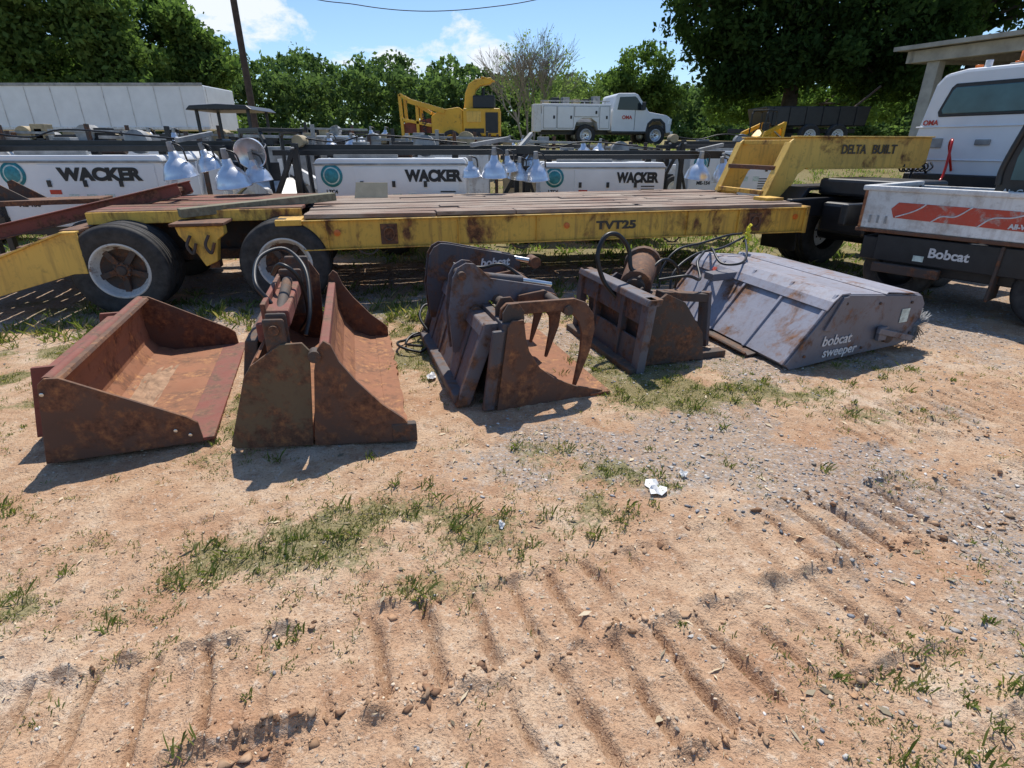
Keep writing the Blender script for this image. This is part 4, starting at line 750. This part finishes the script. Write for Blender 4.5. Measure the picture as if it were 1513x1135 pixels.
skid('skid_steer_loader',(-4.15,10.4,0),(.75,-.65,0),.92,'whitedirty')
skid('compact_loader',(8.35,20.2,hz_(8.3,20.2)),(-.8,-.6,0),.66,'yelmach')
G=group('canopy_tractor'); z0=hz_(-6.6,14.2)+.15
for k,(a,b) in enumerate(((-7.05,13.7),(-5.9,13.7),(-7.05,14.7),(-5.9,14.7))): beam('canopy_post_%d'%k,(a,b,z0+.9),(a,b,z0+2.1),.06,.06,G,'black',(1,0,0))
extr('canopy_roof',[(-7.2,2.08),(-7.1,2.17),(-6.5,2.2),(-5.85,2.17),(-5.72,2.08)],(0,13.5,z0),(1,0,0),UP,(0,1,0),1.4,G,'black',.02)
extr('hood',[(-6.3,.7),(-6.3,1.25),(-5.1,1.15),(-5.0,.7)],(0,13.9,z0),(1,0,0),UP,(0,1,0),.7,G,'junk1',.04); extr('seat',[(-6.9,.8),(-6.9,1.5),(-6.75,1.5),(-6.7,1.0),(-6.3,1.0),(-6.3,.8)],(0,14,z0),(1,0,0),UP,(0,1,0),.5,G,'black',.03)
wheel(G,'rear',(-6.8,13.5,z0+.45),(0,-1,0),.6,.35,.3,'junk2',False); wheel(G,'front',(-5.3,13.6,z0+.22),(0,-1,0),.38,.25,.2,'junk2',False); wheel(G,'rear_far',(-6.8,14.9,z0+.45),(0,1,0),.6,.35,.3,'junk2',False)
def genset(x,y,w,h,k):
    G=group('towable_generator'); z=hz_(x,y); m=('junk1','whitedirty','junk2','black','white')[k%5]; r=random.Random(k)
    extr('housing',[(0,.45),(0,h-.15),(.15,h),(w-.15,h),(w,h-.15),(w,.45)],(x,y,z),(1,0,0),UP,(0,1,0),.9,G,m,.03)
    for j in range(3): box('vent_%d'%j,(x+.25+.28*j,y-.01,z+h*.6),(.18,.02,.25),G,'black')
    beam('tongue',(x-.9,y+.4,z+.45),(x,y+.4,z+.45),.08,.08,G,'black'); rx=r.uniform(.2,.8)*w
    cyl('reel',(x+rx,y+.2,z+h+.12),(x+rx,y+.5,z+h+.12),r.uniform(.12,.2),G,('junk2','junk1')[k%2]); cyl('stack',(x+w*.8,y+.4,z+h),(x+w*.8,y+.4,z+h+.3),.04,G,'rust_dk')
    beam('mast',(x-.6,y+.5,z+h+.06),(x+w+.5,y+.5,z+h+.10),.08,.08,G,'black'); beam('mast_b',(x-.3,y+.2,z+h+.2),(x+w+.2,y+.2,z+h+.16),.05,.05,G,'junk1')
    for j in range(3):
        bx=x+r.uniform(-.4,w+.3); beam('upright_%d'%j,(bx,y+.1,z+.3),(bx,y+.1,z+h+r.uniform(.1,.4)),.07,.07,G,('black','junk1','rust_dk')[j],(1,0,0))
        box('fitting_%d'%j,(x+r.uniform(0,w),y+.35,z+h+r.uniform(.05,.2)),(r.uniform(.1,.35),.25,r.uniform(.1,.3)),G,('junk1','black','junk2')[(j+k)%3])
    if k%2: bell(G,'a',(x+w+.35,y+.1,z+h-.05),.19,(.1,.1,-1)); bell(G,'b',(x+w+.7,y+.3,z+h-.02),.17,(-.1,.1,-1))
    wheel(G,'near',(x+w*.5,y-.1,z+.32),(0,-1,0),.32,.2,.18,'whitedirty',False)
for k,(x,y,w,h) in enumerate([(-11.5,12.6,1.6,1.75),(-9.2,12.2,1.5,1.75),(-8.6,15.2,1.5,1.45),(-12.6,15.5,1.6,1.45),(-10.5,15.0,1.4,1.5),(-3.9,13.2,1.4,1.6),(-2.0,12.6,1.5,1.65),(-.2,12.8,1.4,1.55),(-3.4,16.4,1.4,1.1),(-6.0,17.8,1.5,1.1),(1.6,13.4,1.4,1.4),(3.6,15.4,1.3,.9),(-14,13.5,1.6,1.75),(-1.7,17.6,1.3,.9),(-7.3,10.9,1.5,1.6),(-5.3,12.0,1.3,1.65),(-10.3,10.4,1.6,1.6),(1.4,17.5,1.4,.6)]): genset(x,y,w,h,k)
G=group('dump_trailer'); z0=hz_(11.2,22)
extr('box_body',[(9.4,.7),(9.2,1.35),(13.0,1.35),(12.9,.7)],(0,22.2,z0),(1,0,0),UP,(0,1,0),1.8,G,'black',.03)
for k in range(6): beam('rib_%d'%k,(9.5+.6*k,22.18,z0+.72),(9.5+.6*k,22.18,z0+1.33),.05,.06,G,'black',(1,0,0))
beam('drawbar',(8.2,23,z0+.55),(13,23,z0+.55),.1,.15,G,'black'); beam('lift_frame',(12.4,22.3,z0+1.3),(13.2,22.3,z0+2.0),.06,.06,G,'rust_dk')
for k,x in enumerate((10.8,11.8)): wheel(G,'w%d'%k,(x,22.0,z0+.38),(0,-1,0),.38,.25,.2,'white',False)
G=group('white_box_trailer'); z0=hz_(-17,24)
box('box_body',(-19.0,25.2,z0+1.75),(14.2,2.5,1.55),G,'white',bev=.03); box('roof_rail',(-19.0,23.93,z0+2.55),(14.2,.04,.10),G,'junk1'); box('sill_rail',(-19.0,23.93,z0+1.02),(14.2,.04,.10),G,'whitedirty')
for k in range(15): box('panel_seam_%d'%k,(-25.8+1.0*k,23.935,z0+1.78),(.025,.02,1.4),G,'whitedirty')
for k in range(3): wheel(G,'w%d'%k,(-13.5-1.1*k,24.1,z0+.5),(0,-1,0),.5,.3,.28,'white',False)
beam('landing_leg',(-24,24.2,z0),(-24,24.2,z0+1),.12,.12,G,'junk1',(1,0,0))
G=group('utility_pole'); z0=hz_(-9.3,22)
cyl('pole',(-9.3,22,z0-.3),(-9.35,22,12.5),.12,G,'poleWood',.09); box('cross_arm',(-9.34,21.85,11.8),(2.4,.1,.12),G,'poleWood')
G=group('overhead_wire')
tube('wire',[( -9.35,22,8.6),(-7.3,22,6.45),(-5.2,22,6.0),(-3.1,22,5.82),(-.9,22,5.92),(1.3,22,6.25),(4,22,7.1),(8,22,9)],.014,G,'black')
tube('wire_b',[(-13.5,18,5.4),(-12,18.7,5.9),(-10.5,20.2,7.2),(-9.35,22,9.6)],.012,G,'black')
G=group('open_sided_shed'); z0=hz_(14,20)
ru=V((.46,-.888,0)); rn=V((.888,.46,0)); ro=V((13.35,20.2,0))
def RP(a,b,z): return ro+ru*a+rn*b+UP*z
extr('roof_fascia',[(0,4.10),(0,4.45),(16,4.45),(16,4.10)],RP(-.5,-.3,0),ru,UP,rn,.25,G,'concrete',.02)
extr('end_fascia',[(-.3,4.10),(-.3,4.45),(9,4.95),(9,4.5)],RP(-.6,0,0),rn,UP,ru,.25,G,'concrete',.02)
mesh('roof_slab',[RP(-.9,-.6,4.52),RP(16,-.6,4.52),RP(16,9.4,5.05),RP(-.9,9.4,5.05)],[(0,1,2,3)],G,'concrete',0,False,.12)
for k in range(4):
    for j in range(2): beam('post_%d_%d'%(k,j),RP(.2+4.5*k,.0+8.5*j,z0-.3),RP(.2+4.5*k,.0+8.5*j,4.1+.4*j),.36,.36,G,'concrete',ru)
extr('back_wall',[(0,z0-.3),(16,z0-.3),(16,4.6),(0,4.6)],RP(0,8.8,0),ru,UP,rn,.15,G,'concrete')
for k in range(5): beam('roof_joist_%d'%k,RP(.5+3.2*k,0,4.25),RP(.5+3.2*k,8.8,4.6),.15,.25,G,'concrete')
# ---------------------------------------------------------------- trees
def leaves(name,blobs,par,mat='leaf',n_cl=60,n_lf=90,cr=.55,ls=.12,c0=(.035,.07,.02),c1=(.10,.17,.045),flat=.8):
    vs=[];cs=[]
    for (cx,cy,cz,rx,ry,rz) in blobs:
        d=rng.normal(size=(n_cl,3)); d/=np.linalg.norm(d,axis=1)[:,None]; r=rng.random(n_cl)**.35
        cc=np.array([cx,cy,cz])+d*r[:,None]*np.array([rx,ry,rz]); tn=np.clip(rng.random(n_cl)*.8+rng.uniform(-.2,.4),0,1)
        N=n_cl*n_lf; off=rng.normal(size=(N,3)); off*= (cr*rng.uniform(.3,1,(N,1))/np.maximum(np.linalg.norm(off,axis=1)[:,None],.01)); off[:,2]*=flat
        p=np.repeat(cc,n_lf,0)+off*np.repeat(rng.uniform(.6,1.4,(n_cl,1)),n_lf,0)
        a=rng.normal(size=(N,3)); a/=np.linalg.norm(a,axis=1)[:,None]; b=np.cross(a,rng.normal(size=(N,3))); b/=np.maximum(np.linalg.norm(b,axis=1)[:,None],.01)
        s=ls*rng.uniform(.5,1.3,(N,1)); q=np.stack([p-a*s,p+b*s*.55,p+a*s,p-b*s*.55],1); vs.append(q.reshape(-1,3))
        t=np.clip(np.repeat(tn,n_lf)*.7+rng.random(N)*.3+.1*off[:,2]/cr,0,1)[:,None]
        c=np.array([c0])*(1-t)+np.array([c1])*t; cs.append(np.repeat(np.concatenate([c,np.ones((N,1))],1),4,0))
    v=np.concatenate(vs); c=np.concatenate(cs)
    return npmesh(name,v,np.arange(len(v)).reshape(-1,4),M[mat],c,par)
def limbs(par,base,top,r,blobs,mat='bark',nb=3):
    base=V(base);top=V(top)
    def tap(nm,pts,r0,r1):
        cu=bpy.data.curves.new(nm,'CURVE'); cu.dimensions='3D'; cu.bevel_depth=1; cu.bevel_resolution=2; sp=cu.splines.new('POLY'); sp.points.add(len(pts)-1)
        for i,p in enumerate(pts): sp.points[i].co=(*p,1); sp.points[i].radius=r0+(r1-r0)*i/(len(pts)-1)
        return addobj(nm,cu,par,mat)
    mid=base.lerp(top,.5)+V((random.uniform(-.2,.2),random.uniform(-.2,.2),0))
    tap('trunk',[base-UP*.3,base+UP*.4,mid,top],r,r*.35); k=0
    for bl in blobs:
        for j in range(nb):
            e=V(bl[:3])+V([random.uniform(-.6,.6)*bl[3+i] for i in range(3)]); s=base.lerp(top,random.uniform(.35,.85)); m_=s.lerp(e,.5)+UP*random.uniform(-.1,.4)
            tap('limb_%d'%k,[s,m_,e],r*.35,r*.06); k+=1
G=group('oak_tree'); z0=hz_(13,29)
bl=[(12.5,28,8.2,4.6,4,3.2),(8.8,28,7.4,2.4,3,2.4),(10.6,28,6.0,2.6,3,1.6),(14.8,27,6.2,3.4,3,2.0),(17.5,27,8,3.5,3,3),(12.8,29,11.5,5,4,3),(9.4,28.5,9.8,2.8,3,2.4),(17,28,11.5,4,3.5,3),(12.6,27,5.0,3.0,2.6,1.0),(16.2,27.4,5.0,1.9,2.4,1.2),(10.2,27.5,4.4,1.6,2,.7)]
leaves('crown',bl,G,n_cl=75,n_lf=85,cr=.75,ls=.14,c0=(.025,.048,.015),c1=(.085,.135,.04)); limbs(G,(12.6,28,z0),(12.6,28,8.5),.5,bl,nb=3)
G=group('oak_tree'); bl=[(21,30,7.5,3.5,3,3.5),(23.5,29,8.5,3.5,3,4),(20.5,30,10.5,3.2,3,3),(19.6,31,5.2,1.8,2,1.4)]
leaves('crown',bl,G,n_cl=65,n_lf=60,cr=.8,ls=.18,c0=(.025,.048,.015),c1=(.085,.135,.04)); limbs(G,(21.5,30,hz_(21,30)),(21.5,30,8.5),.4,bl)
G=group('maple_tree'); z0=hz_(9,44); bl=[(8.9,44,6.4,2.2,2,1.7),(7.6,44,5.0,1.6,1.5,1.2),(10.3,44,5.2,1.9,1.6,1.5),(8.9,44,4.2,2.4,1.6,1)]
leaves('crown',bl,G,n_cl=50,n_lf=60,cr=.6,ls=.15,c0=(.045,.08,.025),c1=(.14,.21,.06)); limbs(G,(9,44,z0),(9,44,6),.25,bl)
G=group('maple_tree'); bl=[(19,44,4.8,2.6,2,1.6),(22.5,44,5.0,2.2,2,1.8),(25,43,4.4,2,2,1.5),(16,45,4.4,1.8,2,1.3)]
leaves('crown',bl,G,n_cl=50,n_lf=50,cr=.6,ls=.18,c0=(.06,.11,.03),c1=(.20,.29,.08)); limbs(G,(21,44,hz_(20,44)),(21,44,5),.25,bl)
G=group('bare_branched_tree'); segs=[]
def grow_t(p,d,L,r,lv):
    e=p+d*L; segs.append((p,e,r,r*.7))
    if lv==0: return
    for _ in range(4 if lv>3 else 3):
        nd=(d+V((random.uniform(-.62,.62),random.uniform(-.62,.62),random.uniform(-.12,.45)))).normalized()
        grow_t(p.lerp(e,random.uniform(.55,1)),nd,L*random.uniform(.62,.86),r*.6,lv-1)
bz=hz_(1,34)
for k in range(4): grow_t(V((.7+.25*k,34,bz)),V((-.28+.2*k,0,1)).normalized(),1.85,.075,5)
vs=[];fs=[]
for p,e,r0,r1 in segs:
    d=(e-p).normalized(); a=d.cross(V((0,1,.1))).normalized(); b_=d.cross(a); q=len(vs); r0=max(r0,.008); r1=max(r1,.006)
    for rr_,pp in ((r0,p),(r1,e)):
        for j in range(3): an=j*2.094; vs.append(pp+(a*math.cos(an)+b_*math.sin(an))*rr_)
    for j in range(3): fs.append((q+j,q+(j+1)%3,q+3+(j+1)%3,q+3+j))
mesh('branches',vs,fs,G,'barklight')
leaves('sparse_leaves',[(1.2,34,5.2,2.2,1.5,2.0),(2.8,34,3.6,1.5,1,1.2)],G,n_cl=70,n_lf=26,cr=.6,ls=.07,c0=(.15,.21,.07),c1=(.30,.38,.15))
G=group('willow_tree'); leaves('crown',[(4.0,37,4.6,1.8,1.2,1.5),(2.8,37,3.6,1.6,1.2,1.1)],G,n_cl=55,n_lf=40,cr=.5,ls=.10,c0=(.12,.17,.06),c1=(.25,.33,.13)); limbs(G,(3.7,37,hz_(4,37)),(3.9,37,4.8),.12,[(4.0,37,4.3,1.5,1,1.2)])
for k,(x,y,h,w) in enumerate([(-31,36,13,4.2),(-26.5,35,12,3.8),(-22.8,36,9.6,3.2),(-28,42,13.5,4.5),(-36,40,14,5),(-20.3,40,8.2,2.8),(-24,44,10.5,4)]):
    G=group('deciduous_tree'); z0=hz_(x,y); bl=[]
    for j in range(8):
        t=j/7; bl.append((x+random.uniform(-.45,.45)*w,y+random.uniform(-.3,.3)*w,z0+h*(.2+.68*t),w*(.78-.4*t),w*.6,h*.14))
    leaves('crown',bl,G,n_cl=42,n_lf=50,cr=.85,ls=.18,c0=(.045,.085,.028),c1=(.185,.265,.08)); limbs(G,(x,y,z0),(x,y,z0+h*.8),.28,bl,nb=1)
bl=[]
for row,(yy,hh,stp) in enumerate(((73,7.8,2.3),(80,9.6,2.2),(88,11.2,2.4))):
    x=-80
    while x<75:
        hf=1.0-.24*float(sstep(-22,8,np.array(float(x))))-.12*float(sstep(12,40,np.array(float(x))))
        h=hh*hf*random.uniform(.88,1.10); y=yy+random.uniform(-2,2); z0=1.9; w=random.uniform(1.7,2.7)
        for t,ww in ((.15,1.0),(.42,1.05),(.68,.95),(.88,.62)): bl.append((x+random.uniform(-.6,.6),y,z0+h*t,w*ww,w*.9,h*.13))
        x+=stp*random.uniform(.7,1.2)
leaves('distant_tree_line',bl,None,n_cl=9,n_lf=24,cr=.95,ls=.33,c0=(.05,.085,.035),c1=(.18,.255,.095))
bl=[]; x=-80
while x<80: bl.append((x,70+random.uniform(-1,1),2.8,1.6,1.2,1.3)); x+=1.5
leaves('distant_undergrowth',bl,None,n_cl=10,n_lf=20,cr=.8,ls=.32,c0=(.06,.10,.035),c1=(.18,.255,.085))
# ---------------------------------------------------------------- sky, sun, camera
az=math.radians(6); el=math.radians(61)
sv_=V((math.sin(az)*math.cos(el),math.cos(az)*math.cos(el),math.sin(el)))
w=bpy.data.worlds.new('World'); scene.world=w; w.use_nodes=True; nt=w.node_tree; nt.nodes.clear()
wo=nt.nodes.new('ShaderNodeOutputWorld'); bg=nt.nodes.new('ShaderNodeBackground'); sky=nt.nodes.new('ShaderNodeTexSky'); sky.sky_type='NISHITA'; sky.sun_disc=False
sky.sun_elevation=el; sky.sun_rotation=az; sky.air_density=1.0; sky.dust_density=.4; sky.ozone_density=3.0
tc=nt.nodes.new('ShaderNodeTexCoord'); gen=tc.outputs['Generated']
nz=noise(nt,11,7,.62,mapping(nt,gen,(1,1,1.8)),.3)
def dirmask(d,r0,r1):
    d=V(d).normalized(); vm=nt.nodes.new('ShaderNodeVectorMath'); vm.operation='DISTANCE'
    nt.links.new(mapping(nt,gen,(1,1,2.2)),vm.inputs[0]); vm.inputs[1].default_value=(d.x,d.y,d.z*2.2)
    return ramp(nt,vm.outputs['Value'],[(r0,g4(1)),(r1,g4(0))]).outputs[0]
mk=dirmask((-.08,1,.12),.03,.17)
for d,r0,r1 in (((-.44,1,.19),.04,.17),((-.27,1,.125),.01,.09),((-.18,1,.12),.01,.08)): mk=mth(nt,mk,dirmask(d,r0,r1),'MAXIMUM')
cm=mth(nt,nz.outputs[0],mth(nt,mk,.34,'MULTIPLY'))
cl=ramp(nt,cm,[(.70,g4(0)),(.84,g4(.9))]).outputs[0]
hsv=mix(nt,1.0,sky.outputs[0],(.85,.97,1.08),'MULTIPLY')
skc=mix(nt,cl,hsv,(7.2,7.5,8.0))
nt.links.new(skc,bg.inputs[0]); bg.inputs[1].default_value=.135; nt.links.new(bg.outputs[0],wo.inputs[0])
sl=bpy.data.lights.new('sun','SUN'); sl.energy=4.7; sl.angle=math.radians(.53); sl.color=(1,.95,.87)
so_=bpy.data.objects.new('sun',sl); COL.objects.link(so_); so_.rotation_euler=sv_.to_track_quat('Z','Y').to_euler(); so_.location=sv_*60
cam=bpy.data.cameras.new('camera'); cam.lens=19.34; cam.sensor_width=36; cam.clip_end=2000; cam.clip_start=.05
co_=bpy.data.objects.new('camera',cam); COL.objects.link(co_); co_.location=(0,0,1.65); co_.rotation_euler=(math.radians(90-23.4),0,0); scene.camera=co_
scene.view_settings.view_transform='Standard'; scene.view_settings.look='None'; scene.view_settings.exposure=0
